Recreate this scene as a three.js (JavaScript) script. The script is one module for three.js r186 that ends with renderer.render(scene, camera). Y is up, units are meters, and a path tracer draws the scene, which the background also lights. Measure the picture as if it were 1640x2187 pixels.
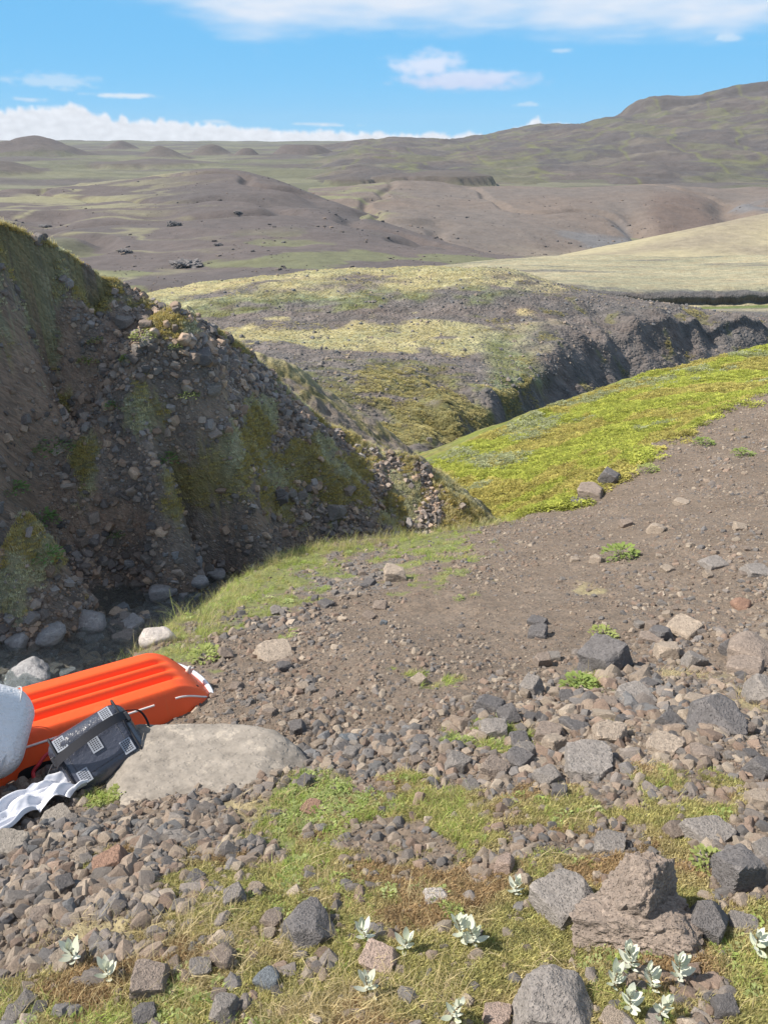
import * as THREE from 'three';
import { ImprovedNoise } from 'three/addons/math/ImprovedNoise.js';
import { mergeGeometries, toCreasedNormals, mergeVertices } from 'three/addons/utils/BufferGeometryUtils.js';
import { RoundedBoxGeometry } from 'three/addons/geometries/RoundedBoxGeometry.js';

// ---------------------------------------------------------------- camera, sky, sun, exposure
const scene = new THREE.Scene();
const PITCH = 25.1 * Math.PI / 180, EYE = 1.6, FOV = 67;
const camera = new THREE.PerspectiveCamera(FOV, 0.75, 0.1, 20000);
camera.position.set(0, EYE, 0);
camera.lookAt(0, EYE - Math.sin(PITCH), -Math.cos(PITCH));
const SUN_AZ = -91 * Math.PI / 180, SUN_EL = 47 * Math.PI / 180;   // azimuth from straight ahead, left negative
const sunDir = new THREE.Vector3(Math.sin(SUN_AZ) * Math.cos(SUN_EL), Math.sin(SUN_EL), -Math.cos(SUN_AZ) * Math.cos(SUN_EL));
const sun = new THREE.DirectionalLight(new THREE.Color().setRGB(1, 0.93, 0.83), 5);
sun.position.copy(sunDir).multiplyScalar(60);
sun.castShadow = true;
sun.shadow.mapSize.set(4096, 4096);
Object.assign(sun.shadow.camera, { left: -40, right: 40, top: 40, bottom: -40, near: 1, far: 200 });
scene.add(sun); scene.add(sun.target);
const EXPOSURE = 1.42;

const PN = new ImprovedNoise();
const n3 = (x, y, z) => PN.noise(x, y, z);
function fbm(x, y, z, o = 4) { let a = 0.5, s = 0; for (let i = 0; i < o; i++) { s += a * PN.noise(x, y, z); x = x * 2.03 + 17.1; y = y * 2.03 + 3.7; z = z * 2.03 + 9.2; a *= 0.5; } return s; }
const clamp = (x, a = 0, b = 1) => Math.min(b, Math.max(a, x));
const sst = (a, b, x) => { const t = clamp((x - a) / (b - a)); return t * t * (3 - 2 * t); };
const lerp = (a, b, t) => a + (b - a) * t;
const mix3 = (a, b, t) => [lerp(a[0], b[0], t), lerp(a[1], b[1], t), lerp(a[2], b[2], t)];
function rng(seed) { let s = seed >>> 0; return () => { s = (s + 0x6D2B79F5) | 0; let t = Math.imul(s ^ (s >>> 15), 1 | s); t = (t + Math.imul(t ^ (t >>> 7), 61 | t)) ^ t; return ((t ^ (t >>> 14)) >>> 0) / 4294967296; }; }

// sky: air and clouds
{
  const W = 4096, H = 2048, data = new Float32Array(W * H * 4);
  const D = 180 / Math.PI;
  for (let j = 0; j < H; j++) {
    const el = ((j + 0.5) / H - 0.5) * 180;
    const e = Math.max(el, 0);
    const h = Math.exp(-e / 5), hh = Math.exp(-((e / 26) ** 2));
    // clear air: pale at the horizon, deeper with height
    const base = [lerp(0.29, 0.075, hh) + 0.14 * h, lerp(0.325, 0.355, hh) + 0.15 * h, lerp(0.40, 0.68, hh) + 0.04 * h];
    for (let i = 0; i < W; i++) {
      const o = (j * W + i) * 4;
      let r = base[0], g = base[1], b = base[2];
      if (el > -0.5) {
        const az = (i + 0.5) / W * 360 - 180;            // three: u = atan2(z, x)
        const th = az / D, dx = Math.cos(th), dz = Math.sin(th);
        const A = Math.atan2(dx, -dz) * D;                // azimuth from straight ahead
        // high thin sheet, seen more and more from below with height
        const ce = Math.cos(el / D), se = Math.sin(Math.max(el, 0.3) / D);
        const k = 1 / (se + 0.06);
        const sx = dx * ce * k, sz = dz * ce * k;
        let t = 0;
        if (el > 2) {
          const n = fbm(sx * 0.55 + 4.1, sz * 0.8 + 2.2, 0.7, 5) + 0.35 * fbm(sx * 2.2, sz * 2.6, 4.2, 4);
          let lo = 0.30;
          if (el < 12 && Math.abs(A) < 60) {
            const edge = 6.55 + 0.55 * fbm(A * 0.12, 3.3, 1, 3) * 2 + (A < -8 ? (-8 - A) * 0.26 : 0) - 0.25 * sst(6, 20, A);
            t = Math.max(t, sst(edge - 0.7, edge + 1.5, el + 0.9 * fbm(A * 0.16, el * 1.1, 7.7, 5) + 0.6 * fbm(A * 0.5, el * 2.6, 1.7, 5)) * (0.72 + 0.5 * fbm(A * 0.25 + 3, el * 1.5, 9.7, 4)));
          }
          t = Math.max(t, sst(lo - 0.18, lo + 0.3, n) * 0.75 * sst(7.5, 13, el));
        }
        if (t > 0) { r = lerp(r, 0.62, t); g = lerp(g, 0.64, t); b = lerp(b, 0.69, t); }
        if (el < 7) {
          // lone soft cloud with a mauve underside
          if (A > -3 && A < 13) {
            const f = fbm(A * 0.9, el * 2.2, 11.3, 5);
            const body = 1 - Math.hypot((A - 5.2) / 5.0, (el - 4.05) / 0.75);
            const cap = 1 - Math.hypot((A - 2.9) / 2.9, (el - 4.9) / 0.95);
            let q = sst(-0.05, 0.62, Math.max(body, cap * 0.8) + f * 0.55);
            q *= sst(3.15, 3.75, el + 0.25 * f) * 0.8;
            const lit = sst(3.4, 5.2, el + f);
            r = lerp(r, lerp(0.50, 0.60, lit), q); g = lerp(g, lerp(0.53, 0.63, lit), q); b = lerp(b, lerp(0.68, 0.73, lit), q);
          }
          // wisps
          const wisps = [[-16.3, 3.05, 2.6, 0.17, 0.85], [-20.5, 3.75, 3.2, 0.5, 0.4], [-4.2, 1.5, 2.4, 0.1, 0.8], [-11.2, 1.65, 1.5, 0.14, 0.55], [11.2, 5.6, 1.1, 0.14, 0.5], [9.3, 2.65, 0.9, 0.13, 0.45], [-22, 2.75, 1.4, 0.12, 0.6], [21, 6.0, 1.0, 0.25, 0.45]];
          for (const [wa, we, ra, re, am] of wisps) {
            const f = fbm(A * 1.1 + wa, el * 4, 5.5, 4);
            const q = sst(0, 0.6, 1 - Math.hypot((A - wa) / ra, (el - we - 0.04 * (A - wa) * -0.5) / re) + f * 0.9) * am;
            if (q > 0) { r = lerp(r, 0.62, q); g = lerp(g, 0.66, q); b = lerp(b, 0.70, q); }
          }
          // heaped clouds along the horizon
          let top = 0;
          const puff = 0.55 * Math.abs(fbm(A * 0.55, 2.2, 8.8, 4)) * 2 + 0.28 * fbm(A * 1.9, 1.1, 3.3, 4);
          if (A < 6.5) {
            top = 1.0 + 0.75 * puff;
            top += 1.3 * sst(-16.5, -20, A) * (A < -20 ? sst(-34, -20.3, A) * 0.6 + 0.4 : 1) + 0.55 * Math.exp(-(((A + 16) / 3.6) ** 2)) + 0.45 * Math.exp(-(((A + 11) / 5) ** 2));
            top += 0.45 * puff * sst(-9, -15, A);
            top *= 0.95 + 0.05 * sst(6.5, 2, A);
          } else if (A < 16) {
            top = 0.5 + 1.5 * Math.exp(-(((A - 10.6) / 3.4) ** 2)) * (0.75 + 0.8 * puff);
          } else top = 0.8 + 0.8 * puff;
          const d = top + 0.22 * fbm(A * 2.6, el * 5.2, 6.1, 4) - el;
          const q = sst(0, 0.28, d) * 0.96;
          if (q > 0) {
            const bil = 0.5 + 0.9 * fbm(A * 1.5, el * 3.2, 2.9, 4);
            const w = 0.54 + 0.22 * clamp(bil + 0.25 * sst(0.7, 0, d));
            r = lerp(r, w * 0.985, q); g = lerp(g, w, q); b = lerp(b, w * 1.04, q);
          }
        }
      } else {
        const w = sst(-0.5, -6, el);
        r = lerp(r, 0.16, w); g = lerp(g, 0.15, w); b = lerp(b, 0.13, w);
      }
      data[o] = r; data[o + 1] = g; data[o + 2] = b; data[o + 3] = 1;
    }
  }
  const t = new THREE.DataTexture(data, W, H, THREE.RGBAFormat, THREE.FloatType);
  t.mapping = THREE.EquirectangularReflectionMapping; t.magFilter = t.minFilter = THREE.LinearFilter; t.needsUpdate = true;
  scene.background = t; scene.environment = t;
}

// ---------------------------------------------------------------- helpers
const FPX = 1093.5 / Math.tan(FOV / 2 * Math.PI / 180), CP = Math.cos(PITCH), SP = Math.sin(PITCH);
function ray(px, py) {                        // direction whose forward component (-z) is 1
  const u = (px - 820) / FPX, v = (1093.5 - py) / FPX, f = CP + v * SP;
  return [u / f, (-SP + v * CP) / f];
}
const at = (px, py, d) => { const [k, t] = ray(px, py); return [k * d, EYE + t * d, -d]; };
const used = {};
const numbered = (n) => { const k = used[n] = (used[n] ?? -1) + 1; return k ? `${n}_${String(k).padStart(3, '0')}` : n; };
function tag(o, label, category, group, kind) { o.userData.label = label; if (category) o.userData.category = category; if (group) o.userData.group = group; if (kind) o.userData.kind = kind; return o; }
function shadows(o) { o.castShadow = o.receiveShadow = true; return o; }
function mesh(name, geo, mat, parent) { const m = shadows(new THREE.Mesh(geo, mat)); m.name = parent ? name : numbered(name); (parent || scene).add(m); return m; }
function group(name) { const g = new THREE.Group(); g.name = numbered(name); scene.add(g); return g; }

function rbf(points) {                        // thin plate through (x, d, y)
  const n = points.length, m = n + 3, A = [], b = [];
  const phi = (r2) => r2 > 1e-12 ? 0.5 * r2 * Math.log(r2) : 0;
  for (let i = 0; i < m; i++) { A.push(new Float64Array(m)); b.push(0); }
  points.forEach((p, i) => {
    points.forEach((q, j) => { A[i][j] = phi((p[0] - q[0]) ** 2 + (p[1] - q[1]) ** 2); });
    A[i][i] += 0.02;
    [1, p[0], p[1]].forEach((c, k) => { A[i][n + k] = c; A[n + k][i] = c; });
    b[i] = p[2];
  });
  for (let c = 0; c < m; c++) {
    let best = c; for (let r = c + 1; r < m; r++) if (Math.abs(A[r][c]) > Math.abs(A[best][c])) best = r;
    [A[c], A[best]] = [A[best], A[c]]; [b[c], b[best]] = [b[best], b[c]];
    for (let r = c + 1; r < m; r++) { const f = A[r][c] / A[c][c]; if (!f) continue; for (let k = c; k < m; k++) A[r][k] -= f * A[c][k]; b[r] -= f * b[c]; }
  }
  const w = new Float64Array(m);
  for (let r = m - 1; r >= 0; r--) { let s = b[r]; for (let k = r + 1; k < m; k++) s -= A[r][k] * w[k]; w[r] = s / A[r][r]; }
  return (x, d) => { let s = w[n] + w[n + 1] * x + w[n + 2] * d; for (let i = 0; i < n; i++) { const p = points[i]; s += w[i] * phi((p[0] - x) ** 2 + (p[1] - d) ** 2); } return s; };
}
function polySide(line) {                     // signed distance to a plan polyline, positive on its left-hand side walking along it (x right, d ahead)
  return (x, d, out) => {
    let best = 1e9, sign = 1, crest = 0;
    for (let i = 0; i + 1 < line.length; i++) {
      const [ax, ad] = line[i], [bx, bd] = line[i + 1], ex = bx - ax, ed = bd - ad;
      const t = clamp(((x - ax) * ex + (d - ad) * ed) / (ex * ex + ed * ed));
      const qx = x - ax - t * ex, qd = d - ad - t * ed, q = qx * qx + qd * qd;
      if (q < best - 1e-9) { best = q; crest = lerp(line[i][2], line[i + 1][2], t); sign = ex * (d - ad) - ed * (x - ax) > 0 ? 1 : -1; }
    }
    if (out) out.crest = crest;
    return sign * Math.sqrt(best);
  };
}
const drop = (s, slope, w) => s <= 0 ? 0 : slope * (Math.sqrt(s * s + w * w) - w);
const P2 = (px, py, d) => { const p = at(px, py, d); return [p[0], d, p[1]]; };

// ---------------------------------------------------------------- the near ground
// own side of the stream
const aPts = [];
for (const x of [-3, -1.5, 0, 1.5, 3]) for (const d of [-1.5, 0, 1.2, 2.4]) aPts.push([x, d, 0.1 * x - 0.35 * d]);
for (const [px, py, d] of [[250, 1480, 4.05], [400, 1330, 5.8], [560, 1200, 8.8], [760, 1160, 9.75], [980, 1125, 10.4], [1200, 1095, 11], [820, 1400, 4.3], [820, 1250, 6.9], [600, 1400, 4.6],
  [1200, 1400, 4.2], [1200, 1230, 6.6], [1640, 1500, 3.3], [1640, 1200, 6.2], [1640, 1020, 10.6], [1640, 830, 17.2], [1420, 945, 14], [1300, 1015, 12.4], [1420, 1080, 9.6], [2100, 1000, 10.4], [2100, 800, 17], [2100, 1350, 4.2]]) aPts.push(P2(px, py, d));
aPts.push([-2.6, 3.2, -1.5], [-3.5, 2.2, -1.2]);
const aSurf = rbf(aPts);
const aEdgeLine = [[-5, 0.5], [-3.1, 2.5], [-2.15, 3.55], ...[[300, 1445, 4.35], [340, 1395, 4.9], [395, 1330, 5.8], [480, 1255, 7.2], [560, 1200, 8.8], [660, 1178, 9.35], [760, 1160, 9.75], [870, 1140, 10.1], [980, 1125, 10.4], [1090, 1110, 10.8], [1190, 1092, 11.3], [1290, 1015, 12.6], [1420, 940, 14.2], [1640, 830, 17.3], [2100, 760, 22]].map((p) => P2(...p).slice(0, 2))];
const aSide = polySide(aEdgeLine);
function groundA(x, d, fine = true) {
  const s = aSide(x, d) + 0.35 * n3(x * 0.9, d * 0.9, 1.7) + 0.12 * n3(x * 3.1, d * 3.1, 8.1);
  let y = aSurf(x, d) - drop(s + 0.1, 1.15, 0.35);
  y += 0.10 * fbm(x * 0.8, d * 0.8, 3.1, 3);
  if (fine) y += 0.035 * fbm(x * 4, d * 4, 6.3, 3) + 0.012 * fbm(x * 22, d * 22, 1.3, 2);
  return y;
}
const streamLine = [[-9, 5.3, -3.15], [-6.2, 6.0, -3.3], ...[[0, 1440, 6.55], [90, 1405, 7.1], [200, 1350, 7.9], [330, 1290, 8.8], [450, 1230, 9.85]].map((p) => P2(...p)), [-0.6, 11.1, -4.3], [0.9, 12.0, -4.8], [2.6, 13.6, -5.6], [2.4, 16, -6.4], [1, 19, -7.6]];
const streamSide = polySide(streamLine);
// far side of the stream: a steep stony bank with a spur
const bCrest = [[-420, 330, 8.5], [-200, 410, 9.4], [0, 478, 10.4], [120, 545, 11], [230, 600, 11.5], [330, 645, 12], [420, 690, 12.6], [500, 735, 13.1], [570, 795, 13.4], [620, 850, 13.6], [700, 910, 13.8], [800, 962, 13.9], [900, 1005, 13.8], [948, 1060, 13.4], [972, 1118, 12.9], [975, 1190, 12.0], [930, 1240, 11.2], [800, 1270, 10.4]].map((p) => P2(...p));
const bPts = bCrest.slice(0, -2);
for (const p of [[-150, 1400, 7.2], [0, 1390, 7.6], [60, 1330, 8.2], [180, 1275, 8.9], [300, 1240, 9.5], [400, 1220, 9.9], [480, 1208, 10.1], [600, 1190, 10.7], [700, 1172, 11.3], [850, 1160, 12.0], [975, 1150, 12.6],
  [60, 1000, 9.7], [70, 800, 10.5], [150, 900, 10.5], [190, 700, 11.3], [190, 1040, 9.7], [300, 745, 11.1], [300, 900, 9.75], [330, 800, 10.2], [360, 1000, 9.55], [430, 900, 10.2], [450, 760, 11.6], [520, 900, 11.3], [520, 1050, 10.2], [560, 1130, 10.3], [700, 1050, 11.8], [780, 1110, 11.8], [420, 1120, 9.85], [200, 1190, 9.4], [0, 1180, 7.9], [40, 1090, 8.2], [60, 1260, 8.2]]) bPts.push(P2(...p));
bPts.push([-3, 4, -6], [2.2, 10, -6.6], [-8, 4, -5], [-2, 7, -5.2], [-5.5, 6, -4.2]);
for (const p of streamLine.slice(1, 7)) bPts.push([p[0], p[1], p[2] - 1.0], [p[0] + 0.5, p[1] - 0.6, p[2] - 1.9]);
const bSurf = rbf(bPts);
const bSide = polySide(bCrest);
const bSurfMin = (x, d, y) => { const o = {}; return bSide(x, d, o) > 0 ? y : bSurf(x, d) + 0.3 * (y - bSurf(x, d)); };
function groundB(x, d, fine = true) {
  const o = {}, s = bSide(x, d, o);
  let y = s > 0 ? o.crest - drop(s, 0.85, 0.4) : bSurf(x, d);       // beyond the crest the ground falls away
  const m = sst(-0.4, 1.2, -s), rg = 1 - Math.abs(n3(x * 0.75 + 0.3 * n3(x * 2, d * 2, 1), d * 0.75 + 2, 14)) * 2.4;
  const in2 = sst(0.3, 2.0, -s); y += 0.34 * (Math.max(0, rg) - 0.3) * m * in2 + 0.22 * (Math.abs(n3(x * 2.6, d * 2.6, 31)) - 0.25) * m;
  const y0 = y;
  y += (0.22 * fbm(x * 1.1, d * 1.1, 4.4, 4) + 0.14 * (0.5 - Math.abs(n3(x * 1.7, d * 1.2, 7.7)))) * (0.45 + 0.55 * m) * 1.2;
  y += 0.20 * Math.max(0, n3(x * 1.15, d * 1.15, 51)) * (1 - 0.5 * m);
  const crag = sst(-4.9, -3.9, x + 0.3 * n3(x, d, 3)) * m * (0.3 + 0.7 * in2), rd = (q, k) => 1 - 2 * Math.abs(n3(x * q, d * q + k, 3.3 * k));
  y += crag * (-0.12 + 0.17 * rd(1.5, 1) + 0.13 * rd(3.2, 2) * rd(1.1, 5) + (fine ? 0.07 * rd(7, 3) : 0));
  if (fine) { y += 0.12 * fbm(x * 4.5, d * 4.5, 2.2, 3) + 0.07 * Math.abs(n3(x * 8, d * 8, 5.5)); }
  return lerp(Math.min(y, bSurfMin(x, d, y)), y, sst(0.9, 2.4, Math.abs(streamSide(x, d))));
}
// green slope beyond
const cCrest = [[860, 1040, 19], [925, 1010, 20], [1000, 968, 21.5], [1080, 930, 23.5], [1200, 872, 26], [1400, 802, 28.5], [1640, 745, 30], [2000, 690, 32]].map((p) => P2(...p));
const cPts = [...cCrest, ...[[1100, 1092, 15], [960, 1100, 16], [1230, 1075, 13.6], [1640, 862, 17.6], [1420, 975, 14.6], [1250, 950, 19], [1450, 850, 22], [2100, 800, 21]].map((p) => P2(...p)), [-2, 14, -8], [3, 10, -5.5], [10, 10, -2.5]];
const cSurf = rbf(cPts), cSide = polySide(cCrest);
function groundC(x, d) {
  const o = {}, s = cSide(x, d, o);
  return (s > 0 ? o.crest - drop(s, 0.6, 0.8) : cSurf(x, d)) + 0.22 * fbm(x * 0.5, d * 0.5, 12, 3) + 0.09 * fbm(x * 2.2, d * 2.2, 5, 3);
}
function bedAt(x, d) {
  const o = {}, s = Math.abs(streamSide(x, d, o)); if (s > 2.4) return -99;
  return o.crest - 0.17 + 0.16 * (s / 1.1) ** 2 - drop(s - 1.5, 1.5, 0.2) + 0.30 * fbm(x * 1.3, d * 1.3, 6.6, 3) + 0.10 * fbm(x * 5, d * 5, 1.6, 2);
}
const groundAt = (x, d) => Math.max(d > 4 && d < 13 ? bedAt(x, d) : -99, groundA(x, d), d > 3 ? groundB(x, d) : -99, d > 10 ? groundC(x, d) : -99);
function hit(px, py, fn = groundAt, from = 0.8, to = 34) {            // where the sight line through a pixel of the photograph meets the ground
  const [k, t] = ray(px, py);
  let d = from, prev = from, step = 0.03;
  for (; d < to; d += step) { step = 0.012 * d + 0.01; if (EYE + t * d < fn(k * d, d)) break; prev = d; }
  let lo = prev, hi = d;
  for (let i = 0; i < 12; i++) { const m = (lo + hi) / 2; if (EYE + t * m < fn(k * m, m)) hi = m; else lo = m; }
  const x = k * hi;
  return { x, d: hi, y: fn(x, hi), slant: hi * Math.hypot(1, t, k), far: d >= to };
}

// ---------------------------------------------------------------- textures and materials
function tileNoise(N, cells, seed, oct = 4) {
  const out = new Float32Array(N * N), R = rng(seed); let amp = 1, tot = 0;
  for (let o = 0; o < oct; o++) {
    const c = cells << o, g = new Float32Array(c * c); for (let i = 0; i < g.length; i++) g[i] = R();
    for (let y = 0; y < N; y++) for (let x = 0; x < N; x++) {
      const fx = x / N * c, fy = y / N * c, ix = Math.floor(fx), iy = Math.floor(fy), tx = sst(0, 1, fx - ix), ty = sst(0, 1, fy - iy);
      const q = (a, b) => g[((b + c) % c) * c + ((a + c) % c)];
      out[y * N + x] += amp * lerp(lerp(q(ix, iy), q(ix + 1, iy), tx), lerp(q(ix, iy + 1), q(ix + 1, iy + 1), tx), ty);
    }
    tot += amp; amp *= 0.6;
  }
  let lo = 9, hi = -9; for (const v of out) { lo = Math.min(lo, v); hi = Math.max(hi, v); }
  return out.map((v) => (v - lo) / (hi - lo));
}
function cellNoise(N, cells, seed) {          // distance to nearest of jittered points: grain of grit
  const R = rng(seed), pts = []; for (let i = 0; i < cells * cells; i++) pts.push([R(), R(), R()]);
  const val = new Float32Array(N * N), id = new Float32Array(N * N);
  for (let y = 0; y < N; y++) for (let x = 0; x < N; x++) {
    const fx = x / N * cells, fy = y / N * cells, ix = Math.floor(fx), iy = Math.floor(fy); let b = 9, c = 9, w = 0;
    for (let j = -1; j <= 1; j++) for (let i = -1; i <= 1; i++) {
      const p = pts[((iy + j + cells) % cells) * cells + ((ix + i + cells) % cells)], dd = Math.hypot(ix + i + p[0] - fx, iy + j + p[1] - fy);
      if (dd < b) { c = b; b = dd; w = p[2]; } else if (dd < c) c = dd;
    }
    val[y * N + x] = clamp((c - b) * 1.6); id[y * N + x] = w;
  }
  return { val, id };
}
function tex(N, fn, srgb) {
  const d = new Uint8Array(N * N * 4);
  for (let i = 0; i < N * N; i++) { const c = fn(i); for (let k = 0; k < 3; k++) d[i * 4 + k] = clamp(Array.isArray(c) ? c[k] : c) * 255; d[i * 4 + 3] = 255; }
  const t = new THREE.DataTexture(d, N, N); t.wrapS = t.wrapT = THREE.RepeatWrapping; t.magFilter = THREE.LinearFilter; t.minFilter = THREE.LinearMipmapLinearFilter; t.generateMipmaps = true;
  if (srgb) t.colorSpace = THREE.SRGBColorSpace; t.needsUpdate = true; return t;
}
const N5 = 512;
const nzA = tileNoise(N5, 8, 11, 6), nzB = tileNoise(N5, 24, 12, 5), nzC = tileNoise(N5, 4, 13, 6), grit = cellNoise(N5, 40, 14), grit2 = cellNoise(N5, 17, 15);
const gritColor = tex(N5, (i) => { const v = 0.50 + 0.30 * grit.id[i] + 0.22 * (nzB[i] - 0.5) + 0.12 * (nzA[i] - 0.5) + 0.1 * grit2.id[i]; const w = grit2.id[i] - 0.5; return [v + 0.03 * w, v, v - 0.03 * w]; });
const gritBump = tex(N5, (i) => 0.3 * Math.sqrt(grit.val[i]) * (0.3 + grit.id[i]) + 0.7 * nzB[i]);
const softColor = tex(N5, (i) => { const v = 0.62 + 0.5 * (nzB[i] - 0.5) + 0.3 * (nzA[i] - 0.5); const w = nzC[i] - 0.5; return [v + 0.1 * w, v, v - 0.06 * w]; });
const softBump = tex(N5, (i) => 0.6 * nzB[i] + 0.4 * nzA[i]);
const rockColor = tex(N5, (i) => { const v = 0.66 + 0.34 * (nzA[i] - 0.5) + 0.3 * (nzB[i] - 0.5) + 0.14 * (nzC[i] - 0.5); const l = nzC[i] > 0.64 && nzB[i] > 0.56 ? 0.14 : 0; return [v + l, v + l * 0.95, v + l * 0.8]; });
const rockBump = tex(N5, (i) => { const pit = grit.id[i] > 0.8 ? -0.35 * grit.val[i] : 0; return 0.5 + 0.4 * (nzA[i] - 0.5) + 0.5 * (nzB[i] - 0.5) + pit; });
const std = (o) => new THREE.MeshStandardMaterial({ roughness: 1, metalness: 0, ...o });
const rep = (t, s) => { const c = t.clone(); c.repeat.set(s, s); c.needsUpdate = true; return c; };
const matGround = std({ vertexColors: true, map: rep(gritColor, 1.7), bumpMap: rep(gritBump, 1.7), bumpScale: 0.006 });
const matBank = std({ vertexColors: true, map: rep(gritColor, 0.8), bumpMap: rep(gritBump, 0.8), bumpScale: 0.035 });
const matGreen = std({ vertexColors: true, map: rep(softColor, 0.3), bumpMap: rep(softBump, 0.3), bumpScale: 0.08 });
const matMid = std({ vertexColors: true, map: rep(softColor, 0.07), bumpMap: rep(gritBump, 0.06), bumpScale: 0.35 });
const farColor = tex(N5, (i) => { const v = 0.64 + 0.2 * (nzB[i] - 0.5) + 0.08 * (nzA[i] - 0.5); return [v, v, v]; });
const matFar = std({ vertexColors: true, map: rep(farColor, 0.02), bumpMap: rep(softBump, 0.02), bumpScale: 0.5 });
const matFarther = std({ vertexColors: true, map: rep(farColor, 0.005), bumpMap: rep(softBump, 0.004), bumpScale: 2.2 });

// ---------------------------------------------------------------- sheets of ground
function sheet(name, nu, nv, place, colour, mat, label, category) {      // place(u, v) -> [x, y, z]
  const n = (nu + 1) * (nv + 1), pos = new Float32Array(n * 3), uv = new Float32Array(n * 2), idx = new Uint32Array(nu * nv * 6);
  let o = 0;
  for (let j = 0; j <= nv; j++) for (let i = 0; i <= nu; i++, o++) {
    const p = place(i / nu, j / nv);
    pos.set(p, o * 3); uv[o * 2] = p[0] + 0.25 * p[1]; uv[o * 2 + 1] = p[2] - 0.8 * p[1];
  }
  o = 0;
  for (let j = 0; j < nv; j++) for (let i = 0; i < nu; i++) { const a = j * (nu + 1) + i, b = a + 1, c = a + nu + 1, e = c + 1; idx.set([a, b, c, b, e, c], o); o += 6; }
  const g = new THREE.BufferGeometry();
  g.setAttribute('position', new THREE.BufferAttribute(pos, 3)); g.setAttribute('uv', new THREE.BufferAttribute(uv, 2)); g.setIndex(new THREE.BufferAttribute(idx, 1));
  g.computeVertexNormals();
  const nor = g.attributes.normal.array, col = new Float32Array(n * 3);
  let up = 0; for (let k = 0; k < n; k++) up += nor[k * 3 + 1];
  if (up < 0) { for (let k = 0; k < nor.length; k++) nor[k] = -nor[k]; for (let k = 0; k < idx.length; k += 3) { const q = idx[k]; idx[k] = idx[k + 1]; idx[k + 1] = q; } }
  o = 0;
  for (let j = 0; j <= nv; j++) for (let i = 0; i <= nu; i++, o++) { const c = colour(pos[o * 3], pos[o * 3 + 1], pos[o * 3 + 2], i / nu, j / nv, nor[o * 3 + 1]); col.set(c, o * 3); }
  g.setAttribute('color', new THREE.BufferAttribute(col, 3));
  const m = mesh(name, g, mat);
  tag(m, label, category, null, 'structure');
  return m;
}
function loft(net, bump) {                    // net[row][col] = [px, py, distance ahead]; smooth surface through those points
  const P = net.map((r) => r.map((p) => at(...p)));
  const R = P.length, C = P[0].length;
  const cr = (a, b, c, d, t) => 0.5 * (2 * b + (c - a) * t + (2 * a - 5 * b + 4 * c - d) * t * t + (3 * b - a - 3 * c + d) * t * t * t);
  const row = (r, u) => { const f = clamp(u) * (C - 1), i = Math.min(C - 2, Math.floor(f)), t = f - i, q = P[r]; const g = (k) => q[clamp(k, 0, C - 1)]; return [0, 1, 2].map((k) => cr(g(i - 1)[k], g(i)[k], g(i + 1)[k], g(i + 2)[k], t)); };
  return (u, v) => {
    const f = clamp(v) * (R - 1), j = Math.min(R - 2, Math.floor(f)), t = f - j;
    const q = [-1, 0, 1, 2].map((k) => row(clamp(j + k, 0, R - 1), u));
    const p = [0, 1, 2].map((k) => cr(q[0][k], q[1][k], q[2][k], q[3][k], t));
    p[1] += bump ? bump(p[0], p[2], u, v) : 0;
    return p;
  };
}
function surfaceFunction(place, nu, nv) { return place; }

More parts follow.
